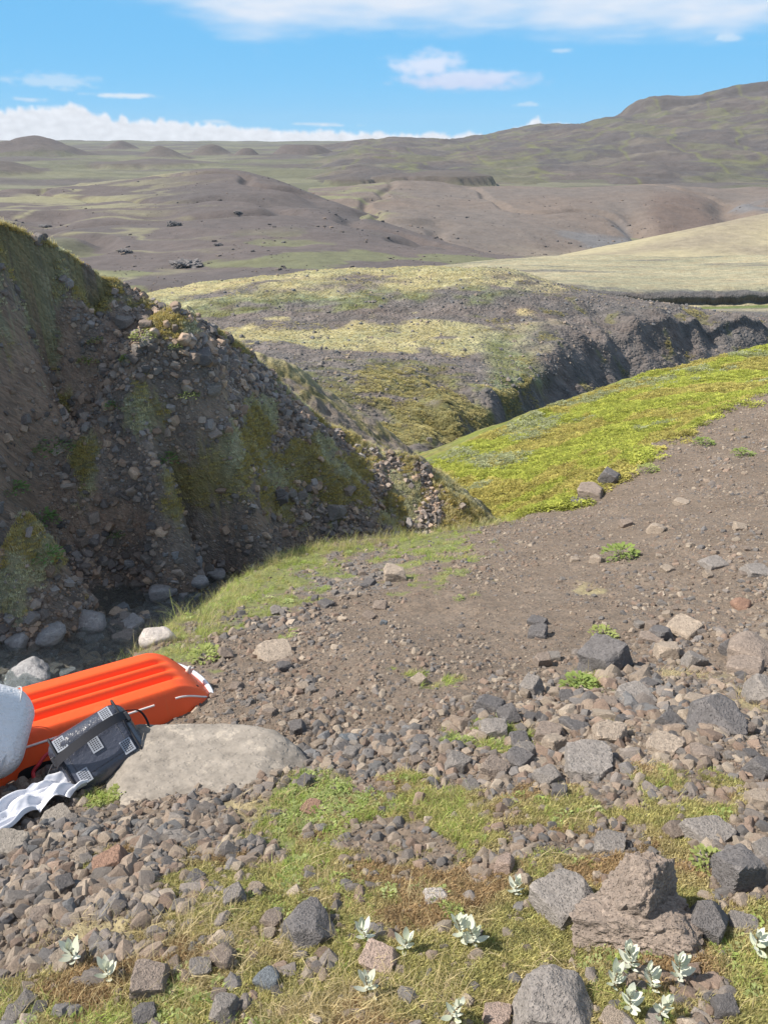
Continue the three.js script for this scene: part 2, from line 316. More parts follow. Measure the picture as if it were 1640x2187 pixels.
// what covers the own side: patches of plants and of grey rubble, each at its place on the slope
const patches = [];
function patch(kind, px, py, w, h, amount = 1) {
  const c = hit(px, py, (x, d) => groundA(x, d, false)), f = hit(px, py - h, (x, d) => groundA(x, d, false)), n = hit(px, py + h, (x, d) => groundA(x, d, false));
  patches.push({ kind, x: c.x, d: c.d, rx: w * c.slant / FPX, rd: Math.min(3, Math.max(0.12, (f.d - n.d) / 2)), amount });
}
for (const p of [['moss', 1350, 2000, 700, 260], ['moss', 900, 2080, 700, 160], ['moss', 700, 1880, 420, 150, .9], ['moss', 1350, 1740, 330, 90, .8], ['moss', 300, 2140, 420, 120], ['moss', 1150, 1720, 200, 80, .85], ['moss', 980, 1780, 230, 120, .8],
  ['grass', 650, 1780, 150, 90], ['grass', 960, 1780, 150, 110, .8], ['grass', 620, 1680, 90, 45, .9], ['grass', 950, 1560, 90, 40, .6], ['grass', 480, 1280, 110, 60, 1], ['grass', 560, 1235, 90, 40, 1], ['grass', 640, 1200, 110, 28, 1], ['grass', 760, 1175, 90, 15, .9], ['grass', 900, 1150, 110, 14, .9], ['grass', 1040, 1118, 80, 12, .8],
  ['grass', 430, 1390, 60, 22, 1], ['grass', 320, 1420, 50, 18, 1], ['grass', 900, 1440, 70, 22, .6], ['grass', 1240, 1450, 50, 22, .6], ['grass', 1090, 1110, 120, 8, .8], ['grass', 1380, 1690, 110, 45, .7], ['grass', 1600, 1560, 60, 40, .5], ['grass', 240, 1690, 60, 24, .8], ['grass', 100, 2150, 170, 70, .9], ['grass', 130, 1770, 40, 25, .7], ['grass', 1050, 1575, 80, 45, .6],
  ['dry', 500, 2060, 300, 90, .9], ['dry', 350, 1960, 250, 40, .8], ['dry', 700, 2140, 200, 60, .8], ['dry', 1580, 1480, 90, 60, .55], ['dry', 1300, 1250, 60, 20, .5], ['dry', 1480, 2100, 200, 80, .5], ['dry', 1350, 1560, 60, 40, .6], ['dry', 540, 1720, 90, 60, .7],
  ['fine', 1020, 1290, 330, 120], ['fine', 800, 1430, 200, 70, .8], ['fine', 1300, 1180, 200, 40, .7], ['coarse', 1570, 960, 190, 130], ['coarse', 1560, 1150, 150, 60, .8], ['coarse', 1400, 1500, 260, 120, .8], ['grey', 280, 1780, 240, 90], ['grey', 130, 1880, 180, 70, .8], ['grey', 770, 1620, 130, 70, .9], ['grey', 740, 1230, 130, 45, .9], ['grey', 560, 1330, 150, 28, .8], ['grey', 1480, 1480, 220, 120, .5], ['grey', 500, 1830, 130, 90, .5]]) patch(...p);
function cover(x, d) {
  const c = { moss: 0, grass: 0, dry: 0, grey: 0, fine: 0, coarse: 0 };
  for (const p of patches) {
    const q = 1 - Math.hypot((x - p.x) / p.rx, (d - p.d) / p.rd);
    if (q > -0.5) c[p.kind] = Math.max(c[p.kind], (q + 0.35) * p.amount);
  }
  const nz = fbm(x * 2.6, d * 2.6, 9.1, 4) * 1.1, nf = fbm(x * 9, d * 9, 2.1, 2) * 0.5;
  for (const k in c) c[k] = c[k] > 0 ? sst(0.36, 0.58, c[k] * 0.8 + nz * (k === 'grey' ? -1 : 1) * 1.35 + nf) : 0;
  return c;
}
const SOIL = [0.25, 0.195, 0.15], SOIL2 = [0.20, 0.153, 0.115], RUBBLE = [0.235, 0.215, 0.20], MOSS = [0.27, 0.225, 0.095], GRASSY = [0.22, 0.25, 0.075], DRY = [0.40, 0.34, 0.19];
function colourA(x, y, z) {
  const d = -z, c = cover(x, d), n = fbm(x * 1.4, d * 1.4, 5.2, 4), m = fbm(x * 7, d * 7, 1.2, 3);
  let k = mix3(SOIL, SOIL2, clamp(0.5 + n * 1.6));
  k = mix3(k, RUBBLE, c.grey * 0.8);
  k = mix3(k, DRY, c.dry * 0.8); k = mix3(k, MOSS, c.moss * 0.9); k = mix3(k, GRASSY, c.grass * 0.85);
  const f = 1 + 0.35 * m; return [k[0] * f, k[1] * f, k[2] * f];
}
sheet('ground', 560, 440, (u, v) => {
  const az = lerp(-48, 44, u) * Math.PI / 180, r = Math.exp(lerp(Math.log(0.55), Math.log(24), v)), x = r * Math.sin(az), d = r * Math.cos(az);
  return [x, groundA(x, d), -d];
}, colourA, matGround, 'stony brown slope with grass and moss in the foreground', 'ground');
sheet('ground', 40, 40, (u, v) => { const x = lerp(-4, 4, u), d = lerp(-4, 0.62, v); return [x, groundA(x, d) - 0.02, -d]; }, colourA, matGround, 'stony ground behind the viewer', 'ground');

const bPatch = [];      // plants and bare earth on the far bank, by place
for (const [kind, px, py, w, h] of [['earth', 90, 850, 190, 120], ['earth', 30, 980, 120, 90], ['moss', 520, 960, 170, 90], ['moss', 430, 1030, 80, 70], ['moss', 640, 1000, 150, 80], ['moss', 180, 1000, 40, 80], ['moss', 50, 1170, 80, 110], ['moss', 30, 1250, 60, 90], ['moss', 760, 1040, 140, 60], ['moss', 170, 590, 150, 16], ['moss', 60, 515, 110, 20], ['earth', 60, 720, 160, 90], ['earth', 110, 1050, 120, 60], ['moss', 290, 880, 60, 70], ['moss', 860, 1050, 90, 60], ['moss', 330, 680, 70, 25], ['moss', 400, 700, 80, 20], ['earth', 200, 1110, 140, 50], ['earth', 560, 1110, 120, 30], ['moss', 720, 1100, 40, 40]]) {
  const fn = (x, d) => groundB(x, d, false), c = hit(px, py, fn, 5); bPatch.push({ kind, x: c.x, y: c.y, d: c.d, rx: w * c.slant / FPX, ry: h * c.slant / FPX });
}
function coverB(x, y, d) {
  let e = 0, m = 0;
  for (const p of bPatch) { const q = 1.25 - Math.hypot((x - p.x) / p.rx, (y - p.y) / p.ry, (d - p.d) / (p.rx + p.ry) * 0.7); if (p.kind === 'earth') e = Math.max(e, q); else m = Math.max(m, q); }
  const n = fbm(x * 1.6, y * 1.6, d * 1.6, 4) * 1.2 + fbm(x * 6, y * 6, d * 6, 2) * 0.5;
  const crest = sst(-0.35, 0.05, bSide(x, d) + 0.3 * n);
  return { earth: sst(0.2, 0.7, e + n), moss: sst(0.4, 0.65, Math.max(m * 0.9, crest * 0.85) + n * 0.9), crest };
}
function colourB(x, y, z) {
  const d = -z, c = coverB(x, y, d), n = fbm(x * 0.9, y * 2, d * 0.9, 4), m = fbm(x * 6, y * 6, d * 6, 3);
  let k = mix3([0.27, 0.225, 0.195], [0.35, 0.28, 0.23], clamp(0.5 + 1.6 * n));
  k = mix3(k, [0.44, 0.315, 0.235], c.earth * 0.85);
  k = mix3(k, mix3([0.31, 0.265, 0.11], [0.43, 0.41, 0.27], clamp(0.5 + 2.2 * fbm(x * 1.3, y, d * 1.3, 3))), c.moss * 0.9);
  const f = 1 + 0.5 * m; return [k[0] * f, k[1] * f, k[2] * f];
}
sheet('stream_bank_hill', 480, 330, (u, v) => {
  const az = lerp(-42, 14, u) * Math.PI / 180, r = lerp(6.4, 19, v), x = r * Math.sin(az) , d = r * Math.cos(az);
  return [x, groundB(x, d), -d];
}, colourB, matBank, 'dark stony bank with mossy crest across the stream', 'hillside');

function colourC(x, y, z) {
  const d = -z, n = fbm(x * 0.35, d * 0.35, 3, 4), m = fbm(x * 2.4, d * 2.4, 8, 3), s = cSide(x, d);
  let k = mix3([0.25, 0.29, 0.05], [0.33, 0.29, 0.09], clamp(0.5 + 2 * n));
  k = mix3(k, [0.29, 0.26, 0.14], sst(0.05, 0.3, fbm(x * 0.7, d * 0.9, 1, 3)) * 0.6);
  const f = 1 + 0.4 * m; return [k[0] * f, k[1] * f, k[2] * f];
}
sheet('stream_bed', 150, 70, (u, v) => { const x = lerp(-9, 2.6, u), c = lerp(5.2, 12.6, u * 0.9 + 0.02), d = c + lerp(-3.2, 3.2, v); return [x, Math.max(bedAt(x, d), -7.5), -d]; },
  (x, y, z) => { const n = fbm(x * 3, z * 3, 2, 4), f = 1 + 0.6 * n; return [0.19 * f, 0.17 * f, 0.15 * f]; }, matBank, 'dark pebbly bed of the stream', 'stream bed');
sheet('green_hillside', 260, 230, (u, v) => {
  const az = lerp(-3, 42, u) * Math.PI / 180, r = lerp(11, 40, v), x = r * Math.sin(az), d = r * Math.cos(az);
  return [x, groundC(x, d), -d];
}, colourC, matGreen, 'bright mossy green hillside sloping down to the stream', 'hillside');

// ---------------------------------------------------------------- ground farther off
// second spur behind the bank
const spur = loft([
  [[380, 760, 19], [500, 800, 18.5], [600, 900, 18], [720, 980, 18], [820, 1010, 18], [930, 1060, 18]],
  [[380, 700, 19.6], [520, 765, 19.3], [620, 830, 19.4], [730, 900, 19.6], [820, 950, 19.8], [930, 1030, 19.6]],
  [[400, 660, 20.2], [510, 742, 20.6], [640, 798, 21], [740, 866, 21.4], [830, 925, 21.6], [930, 1012, 21]],
  [[400, 690, 23], [560, 790, 24], [680, 860, 25], [780, 930, 25.5], [870, 990, 25], [960, 1050, 23]],
  [[430, 800, 30], [600, 880, 30], [720, 960, 30], [810, 1010, 30], [900, 1050, 30], [980, 1080, 30]]],
  (x, z) => 0.45 * fbm(x * 0.7, z * 0.7, 2, 4) + 0.18 * fbm(x * 3, z * 3, 7, 3));
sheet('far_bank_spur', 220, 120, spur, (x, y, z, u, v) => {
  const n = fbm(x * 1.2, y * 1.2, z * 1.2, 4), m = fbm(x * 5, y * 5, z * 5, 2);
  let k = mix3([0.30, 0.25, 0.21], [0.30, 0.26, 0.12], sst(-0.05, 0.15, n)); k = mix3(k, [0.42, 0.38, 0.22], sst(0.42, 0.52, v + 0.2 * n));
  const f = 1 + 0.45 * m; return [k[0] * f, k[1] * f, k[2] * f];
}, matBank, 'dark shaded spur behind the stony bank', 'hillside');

// rounded hill in the middle distance with its terrace and gully
const midNet = [
  [[150, 1000, 26], [420, 1050, 26], [640, 1080, 27], [800, 1060, 30], [930, 1050, 32], [1060, 1020, 40], [1220, 930, 56], [1420, 860, 69], [1600, 800, 79], [1800, 760, 86]],
  [[150, 860, 34], [420, 880, 34], [640, 900, 36], [800, 930, 38], [930, 985, 38], [1060, 940, 47], [1220, 872, 60], [1420, 800, 72], [1600, 755, 81], [1800, 740, 88]],
  [[150, 800, 42], [420, 800, 44], [640, 810, 46], [800, 822, 47], [930, 850, 46], [1070, 870, 50], [1200, 835, 62], [1400, 765, 73.5], [1580, 735, 82], [1800, 730, 89]],
  [[150, 760, 52], [420, 762, 54], [640, 765, 55], [800, 775, 55], [930, 785, 54], [1090, 815, 54], [1210, 790, 64], [1390, 720, 75], [1570, 715, 83], [1800, 722, 88]],
  [[150, 735, 60], [420, 735, 62], [640, 735, 63], [800, 738, 63], [930, 745, 62], [1080, 765, 61], [1220, 730, 68], [1385, 690, 76], [1560, 697, 83], [1800, 715, 90]],
  [[150, 705, 68], [420, 695, 70], [640, 690, 71], [800, 690, 71], [930, 690, 71], [1080, 690, 71], [1230, 672, 76], [1385, 664, 80], [1550, 683, 86], [1800, 708, 92]],
  [[150, 675, 75], [420, 648, 78], [640, 632, 79], [800, 625, 80], [930, 622, 80], [1080, 622, 80], [1240, 634, 82], [1390, 652, 84], [1540, 672, 88], [1800, 700, 95]],
  [[150, 658, 82], [420, 612, 88], [640, 585, 90], [800, 577, 92], [930, 573, 92], [1080, 577, 90], [1250, 622, 90], [1400, 646, 90], [1530, 664, 93], [1800, 695, 99]],
  [[150, 660, 92], [420, 622, 99], [640, 600, 102], [800, 592, 104], [930, 588, 104], [1080, 596, 102], [1250, 630, 99], [1400, 652, 97], [1530, 668, 99], [1800, 700, 104]],
  [[150, 690, 125], [420, 680, 128], [640, 670, 130], [800, 665, 132], [930, 660, 132], [1080, 665, 130], [1250, 670, 125], [1400, 675, 120], [1530, 690, 118], [1800, 715, 118]]];
const cliffy = (u, v) => clamp(sst(0.55, 0.7, u) * sst(0.08, 0.2, v) * sst(0.62, 0.5, v) + sst(0.36, 0.44, u) * sst(0.72, 0.6, u) * sst(0.34, 0.22, v));
const mid = loft(midNet, (x, z, u, v) => { const c = cliffy(u, v); return (0.9 + 1.3 * c) * fbm(x * 0.12, z * 0.12, 3, 3) + (0.2 + 0.5 * c) * fbm(x * 0.45, z * 0.45, 6, 3) + (0.06 + 0.05 * c) * fbm(x * 1.6, z * 1.6, 2, 2) + 1.6 * c * (0.3 - Math.abs(n3(x * 0.22 - z * 0.05, 3, 8))); });
sheet('middle_hill', 560, 330, mid, (x, y, z, u, v, ny) => {
  const n = fbm(x * 0.09, z * 0.12, 4, 5), m = fbm(x * 0.7, z * 0.7, 8, 4), q = fbm(x * 0.25, z * 0.3, 1, 3);
  const gravel = mix3([0.235, 0.20, 0.182], [0.185, 0.163, 0.153], clamp(0.5 + 2 * q)), gold = mix3([0.58, 0.50, 0.26], [0.47, 0.44, 0.24], clamp(0.5 + 2 * q)), green = mix3([0.20, 0.205, 0.07], [0.27, 0.29, 0.16], clamp(0.5 + 2 * m));
  const row = v * 9 + 1.5 * n + 0.8 * q;
  let k = gravel;
  const leftTop = sst(5.9, 6.5, row + 0.6 * n) * sst(0.66, 0.54, u + 0.3 * q);
  k = mix3(k, gold, leftTop);
  k = mix3(k, gold, sst(3.9, 4.05, row) * sst(5.05, 4.85, row) * sst(0.66, 0.5, u + 0.12 * q));                 // pale terrace
  k = mix3(k, green, sst(5.5, 5.7, row) * sst(6.4, 6.1, row) * sst(0.62, 0.5, u) * sst(-0.15, 0.2, n + q));
  k = mix3(k, green, sst(0.50, 0.54, u + 0.05 * n) * sst(0.66, 0.6, u + 0.05 * n + 0.02 * (row - 3)) * sst(2.2, 2.7, row) * sst(4.8, 4.2, row));
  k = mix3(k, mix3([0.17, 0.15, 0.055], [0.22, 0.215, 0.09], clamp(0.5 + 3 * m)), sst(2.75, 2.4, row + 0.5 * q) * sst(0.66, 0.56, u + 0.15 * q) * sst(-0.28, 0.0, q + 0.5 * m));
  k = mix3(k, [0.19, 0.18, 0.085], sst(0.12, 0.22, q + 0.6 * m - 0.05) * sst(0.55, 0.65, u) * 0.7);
  const f = 1 + 0.55 * m; return [k[0] * f, k[1] * f, k[2] * f];
}, matMid, 'rounded hill of moss and dark gravel with shaded gully', 'hill');

// pale plain to the right, the low cliff at its edge, and the meadow below
const plain = loft([
  [[700, 700, 92], [900, 700, 94], [1100, 700, 96], [1300, 700, 98], [1480, 720, 100], [1640, 745, 100], [1850, 745, 100]],
  [[700, 690, 110], [900, 680, 112], [1100, 672, 112], [1300, 664, 112], [1480, 668, 113], [1640, 672, 112], [1850, 670, 112]],
  [[700, 675, 125], [900, 665, 125], [1100, 655, 126], [1300, 658, 129], [1480, 660, 131], [1640, 655, 131], [1850, 653, 131]],
  [[700, 660, 134], [900, 645, 135], [1100, 636, 136], [1300, 650, 138], [1480, 653, 139], [1640, 648, 140], [1850, 646, 140]],
  [[700, 650, 138], [900, 630, 138], [1100, 612, 140], [1300, 618, 141], [1480, 623, 142], [1640, 616, 143], [1850, 612, 143]],
  [[700, 628, 155], [900, 605, 160], [1100, 592, 168], [1300, 594, 170], [1480, 596, 172], [1640, 592, 174], [1850, 590, 174]],
  [[700, 612, 180], [900, 585, 190], [1100, 567, 205], [1300, 566, 215], [1480, 566, 220], [1640, 562, 220], [1850, 560, 220]],
  [[700, 600, 220], [900, 572, 240], [1100, 551, 260], [1300, 544, 275], [1480, 540, 280], [1640, 536, 280], [1850, 534, 280]],
  [[700, 620, 300], [900, 590, 310], [1100, 560, 320], [1300, 548, 330], [1480, 542, 330], [1640, 538, 330], [1850, 535, 330]]],
  (x, z, u, v) => 0.5 * fbm(x * 0.06, z * 0.06, 3, 4) + (0.15 + 0.5 * sst(0.33, 0.4, v) * sst(0.56, 0.48, v)) * fbm(x * 0.35, z * 0.35, 6, 3));
sheet('plain', 300, 200, plain, (x, y, z, u, v, ny) => {
  const n = fbm(x * 0.03, z * 0.05, 4, 5), m = fbm(x * 0.3, z * 0.3, 8, 3);
  let k = mix3([0.60, 0.53, 0.34], [0.46, 0.42, 0.27], clamp(0.5 + 2.4 * n));
  k = mix3(k, [0.22, 0.20, 0.185], sst(0.12, 0.3, fbm(x * 0.015 + 3, z * 0.06, 2, 4)) * 0.8);
  k = mix3(k, [0.165, 0.155, 0.152], sst(0.36, 0.40, v) * sst(0.525, 0.49, v + 0.08 * n));
  k = mix3(k, [0.22, 0.27, 0.08], sst(0.17, 0.22, v + 0.05 * n) * sst(0.36, 0.33, v));
  k = mix3(k, [0.20, 0.175, 0.16], sst(0.17, 0.13, v + 0.05 * n));
  const f = 1 + 0.35 * m; return [k[0] * f, k[1] * f, k[2] * f];
}, matMid, 'pale grassy plain beyond the hill with a low dark cliff', 'plain');

// small pale hill at the right edge
const knoll = loft([
  [[1180, 575, 235], [1320, 575, 235], [1460, 575, 235], [1640, 575, 235], [1850, 575, 235]],
  [[1180, 560, 262], [1320, 548, 262], [1460, 540, 262], [1640, 535, 262], [1850, 535, 262]],
  [[1180, 552, 290], [1320, 530, 290], [1460, 512, 290], [1640, 500, 290], [1850, 490, 290]],
  [[1180, 548, 320], [1340, 516, 325], [1480, 487, 325], [1640, 456, 330], [1850, 430, 330]],
  [[1180, 560, 370], [1340, 530, 370], [1480, 500, 370], [1640, 480, 370], [1850, 460, 370]]],
  (x, z) => 0.7 * fbm(x * 0.03, z * 0.03, 3, 4) + 0.2 * fbm(x * 0.25, z * 0.25, 6, 3));
sheet('pale_hill', 160, 90, knoll, (x, y, z) => {
  const n = fbm(x * 0.02, z * 0.02, 4, 5), m = fbm(x * 0.2, z * 0.2, 8, 3);
  let k = mix3([0.55, 0.48, 0.30], [0.40, 0.34, 0.24], clamp(0.5 + 2.4 * n)); const f = 1 + 0.3 * m; return [k[0] * f, k[1] * f, k[2] * f];
}, matFar, 'small pale hill at the right edge behind the plain', 'hill');

// broad bare hill on the left
const broad = loft([
  [[-250, 660, 150], [0, 660, 150], [200, 665, 150], [350, 665, 150], [500, 650, 150], [650, 640, 155], [800, 630, 160], [1000, 610, 180], [1150, 585, 220], [1240, 570, 250]],
  [[-250, 590, 210], [0, 595, 210], [200, 600, 210], [350, 600, 210], [500, 590, 215], [650, 580, 220], [800, 575, 230], [1000, 568, 250], [1140, 560, 270], [1230, 558, 280]],
  [[-250, 535, 275], [0, 535, 275], [200, 545, 270], [350, 548, 270], [500, 540, 275], [650, 535, 280], [800, 535, 290], [980, 540, 300], [1110, 549, 310], [1210, 552, 310]],
  [[-250, 490, 340], [0, 490, 340], [200, 498, 335], [350, 498, 335], [500, 492, 340], [650, 490, 345], [800, 498, 350], [950, 520, 350], [1090, 545, 345], [1200, 549, 340]],
  [[-250, 455, 410], [0, 455, 410], [200, 452, 410], [350, 448, 412], [500, 440, 415], [650, 448, 415], [790, 472, 405], [930, 508, 390], [1070, 541, 375], [1190, 547, 360]],
  [[-250, 425, 490], [0, 424, 490], [200, 415, 495], [350, 403, 500], [490, 394, 505], [620, 410, 495], [750, 450, 460], [900, 497, 430], [1060, 538, 400], [1180, 546, 380]],
  [[-250, 408, 560], [0, 405, 560], [200, 392, 570], [350, 374, 590], [470, 363, 600], [570, 379, 580], [680, 420, 530], [850, 480, 470], [1050, 537, 425], [1170, 546, 400]],
  [[-250, 412, 640], [0, 410, 650], [200, 398, 670], [350, 384, 690], [470, 376, 700], [590, 394, 680], [710, 432, 600], [870, 488, 520], [1060, 541, 455], [1170, 549, 420]],
  [[-250, 440, 760], [0, 440, 780], [200, 432, 800], [350, 425, 820], [470, 425, 820], [610, 440, 780], [740, 465, 680], [890, 505, 580], [1070, 550, 500], [1170, 555, 460]]],
  (x, z) => 3 * fbm(x * 0.009, z * 0.009, 3, 5) + 1.0 * fbm(x * 0.06, z * 0.06, 6, 4) - 3.5 * sst(0.05, 0, Math.abs(fbm(x * 0.006 + 2, z * 0.006, 5, 3))));
sheet('bare_hill', 420, 240, broad, (x, y, z, u, v) => {
  const n = fbm(x * 0.012, z * 0.012, 4, 5), m = fbm(x * 0.13, z * 0.13, 8, 3), q = fbm(x * 0.007 + 3, z * 0.028, 2, 5);
  let k = mix3([0.175, 0.142, 0.132], [0.145, 0.124, 0.120], clamp(0.5 + 2 * n));
  const vein = sst(0.035, 0.0, Math.abs(fbm(x * 0.008, z * 0.012, 6, 4) - 0.06)) * sst(0.5, 0.2, u);
  k = mix3(k, [0.36, 0.34, 0.20], Math.max(vein, sst(0.02, 0.12, q) * sst(0.42, 0.2, u) * sst(0.35, 0.55, v)) * 0.85);
  k = mix3(k, [0.34, 0.32, 0.205], sst(0.74, 0.79, v + 0.2 * n) * sst(0.5, 0.4, u) * 0.7);
  k = mix3(k, [0.235, 0.26, 0.11], sst(0.09, 0.15, fbm(x * 0.02, z * 0.02, 16, 4)) * sst(0.4, 0.25, v) * 0.6);
  const f = 1 + 0.3 * m; return [k[0] * f, k[1] * f, k[2] * f];
}, matFar, 'broad bare brown hill across the valley', 'hill');

// second bare hill on the right with bluish scree gullies
const second = loft([
  [[600, 560, 300], [760, 570, 300], [900, 580, 300], [1050, 585, 310], [1200, 580, 330], [1350, 575, 340], [1500, 560, 350], [1640, 550, 350], [1900, 540, 350]],
  [[620, 520, 390], [760, 520, 380], [900, 535, 360], [1050, 552, 355], [1200, 552, 365], [1350, 545, 390], [1480, 535, 420], [1640, 525, 420], [1900, 515, 420]],
  [[640, 480, 450], [760, 485, 440], [880, 490, 420], [1030, 515, 405], [1190, 535, 405], [1330, 527, 430], [1440, 522, 470], [1640, 500, 480], [1900, 490, 480]],
  [[650, 450, 510], [760, 455, 500], [870, 462, 480], [1010, 480, 465], [1170, 496, 455], [1320, 505, 470], [1440, 496, 500], [1640, 470, 530], [1900, 460, 530]],
  [[650, 425, 570], [770, 432, 560], [880, 440, 545], [1010, 450, 535], [1170, 462, 520], [1310, 470, 520], [1430, 460, 535], [1560, 440, 590], [1640, 440, 590], [1900, 430, 590]].slice(0, 9),
  [[655, 408, 640], [775, 412, 630], [890, 418, 620], [1020, 424, 615], [1170, 430, 600], [1310, 432, 590], [1430, 425, 590], [1560, 420, 640], [1900, 408, 660]],
  [[660, 400, 720], [780, 393, 720], [890, 389, 720], [1020, 396, 710], [1170, 399, 700], [1310, 398, 690], [1430, 396, 680], [1560, 403, 720], [1900, 388, 760]],
  [[660, 412, 820], [780, 404, 820], [890, 400, 820], [1020, 406, 810], [1170, 408, 800], [1310, 408, 790], [1430, 406, 790], [1560, 412, 820], [1900, 400, 860]],
  [[660, 430, 950], [780, 425, 950], [890, 425, 950], [1020, 425, 950], [1170, 425, 950], [1310, 425, 950], [1430, 425, 950], [1560, 425, 950], [1900, 420, 950]]],
  (x, z, u, v) => 5 * fbm(x * 0.011, z * 0.011, 13, 5) + 1.2 * fbm(x * 0.06, z * 0.06, 6, 4) - 7 * Math.exp(-(((u - 0.665 - 0.16 * (0.5 - v)) / 0.03) ** 2)) * sst(0.1, 0.25, v) * sst(0.66, 0.4, v) - 7 * Math.exp(-(((u - 0.86 - 0.1 * (v - 0.5)) / 0.03) ** 2)) * sst(0.75, 0.5, v) - 3 * sst(0.06, 0, Math.abs(fbm(x * 0.008, z * 0.004, 3, 3))) * sst(0.9, 0.6, v));
sheet('bare_hill', 420, 240, second, (x, y, z, u, v) => {
  const n = fbm(x * 0.01, z * 0.01, 24, 5), m = fbm(x * 0.1, z * 0.1, 8, 3);
  let k = mix3([0.255, 0.20, 0.165], [0.225, 0.19, 0.168], clamp(0.5 + 2 * n));
  k = mix3(k, [0.185, 0.125, 0.10], sst(0.68, 0.74, u + 0.1 * n) * sst(0.86, 0.80, u + 0.1 * n) * sst(0.75, 0.6, v) * 0.6);
  k = mix3(k, [0.225, 0.225, 0.235], sst(0.56, 0.60, u + 0.25 * n) * sst(0.68, 0.645, u + 0.1 * n + 0.1 * (v - 0.3)) * sst(0.56, 0.40, v + 0.3 * n) * 0.8);
  k = mix3(k, [0.20, 0.21, 0.23], sst(0.86, 0.88, u + 0.1 * n) * sst(0.96, 0.92, u) * sst(0.62, 0.5, v) * 0.7);
  k = mix3(k, [0.43, 0.37, 0.27], sst(0.42, 0.5, u + 0.2 * n) * sst(0.60, 0.52, u) * sst(0.3, 0.2, v) * 0.7);
  k = mix3(k, [0.29, 0.295, 0.15], sst(0.3, 0.12, u + 0.3 * n) * sst(0.02, 0.14, fbm(x * 0.02, z * 0.03, 6, 4)) * 0.8);
  k = mix3(k, [0.28, 0.30, 0.12], sst(0.2, 0.12, v) * sst(0.02, 0.12, fbm(x * 0.03, z * 0.03, 5, 4)) * 0.6);
  const f = 1 + 0.25 * m; return [k[0] * f, k[1] * f, k[2] * f];
}, matFar, 'second bare brown hill with bluish scree gully', 'hill');

// long mountain slope on the right
const mountain = loft([
  [[560, 446, 980], [760, 410, 980], [960, 410, 980], [1160, 415, 980], [1360, 420, 980], [1500, 425, 980], [1640, 430, 980], [1950, 430, 980]],
  [[560, 398, 1250], [760, 370, 1230], [960, 372, 1200], [1160, 385, 1130], [1360, 390, 1080], [1500, 392, 1080], [1640, 392, 1080], [1950, 385, 1080]],
  [[560, 376, 1500], [760, 346, 1480], [960, 345, 1450], [1160, 350, 1350], [1360, 345, 1280], [1500, 345, 1260], [1640, 340, 1250], [1950, 320, 1250]],
  [[560, 362, 1900], [760, 330, 1900], [960, 325, 1800], [1160, 318, 1650], [1360, 305, 1550], [1500, 295, 1500], [1640, 285, 1480], [1950, 250, 1450]],
  [[560, 352, 2300], [760, 317, 2300], [960, 308, 2200], [1160, 296, 2000], [1350, 275, 1850], [1500, 258, 1780], [1640, 240, 1750], [1950, 190, 1700]],
  [[560, 346, 2700], [760, 309, 2700], [960, 299, 2600], [1160, 284, 2400], [1300, 258, 2200], [1480, 234, 2050], [1640, 212, 2000], [1950, 150, 2000]],
  [[560, 344, 3000], [760, 306, 3000], [960, 297, 3000], [1150, 282, 2800], [1285, 257, 2500], [1375, 229, 2300], [1640, 187, 2300], [1950, 130, 2300]],
  [[560, 356, 3600], [760, 322, 3600], [960, 312, 3600], [1150, 300, 3500], [1285, 275, 3200], [1400, 245, 3000], [1640, 205, 3000], [1950, 150, 3000]]],
  (x, z, u, v) => 38 * fbm(x * 0.0032, z * 0.0032, 13, 6) * (0.3 + v) + 10 * fbm(x * 0.014, z * 0.014, 6, 4) + 15 * (0.3 - Math.abs(n3(x * 0.0055, z * 0.0022, 21))) * (0.4 + 0.6 * v) * sst(0.1, 0.25, v) * sst(0.95, 0.7, v) + 14 * sst(0.80, 0.815, v + 0.03 * fbm(x * 0.006, 0, 3, 3)) * sst(0.62, 0.72, u) * sst(0.93, 0.86, v));
sheet('mountain', 460, 280, mountain, (x, y, z, u, v, ny) => {
  const n = fbm(x * 0.004, z * 0.004, 34, 5), m = fbm(x * 0.03, z * 0.03, 8, 4), q = fbm(x * 0.008, z * 0.003, 14, 4);
  let k = mix3([0.145, 0.12, 0.108], [0.118, 0.105, 0.104], clamp(0.5 + 2.5 * n));
  k = mix3(k, [0.16, 0.16, 0.09], sst(0.0, 0.16, q + 0.4 * m + 0.2 * (0.5 - v)) * 0.7 * sst(1.02, 0.8, v));
  k = mix3(k, [0.12, 0.105, 0.10], sst(0.785, 0.80, v + 0.03 * fbm(x * 0.006, 0, 3, 3)) * sst(0.83, 0.815, v + 0.03 * fbm(x * 0.006, 0, 3, 3)) * sst(0.6, 0.7, u) * sst(-0.3, 0.1, m) * 0.6);
  k = mix3(k, [0.22, 0.19, 0.15], sst(0.1, 0.2, fbm(x * 0.005, z * 0.012, 44, 4)) * 0.6);
  k = mix3(k, [0.20, 0.21, 0.075], sst(0.025, 0.0, Math.abs(fbm(x * 0.005, z * 0.002, 64, 3))) * 0.6);
  const f = 1 + 0.4 * m; return [k[0] * f, k[1] * f, k[2] * f];
}, matFarther, 'long brown and green mountain slope rising to the right', 'mountain');

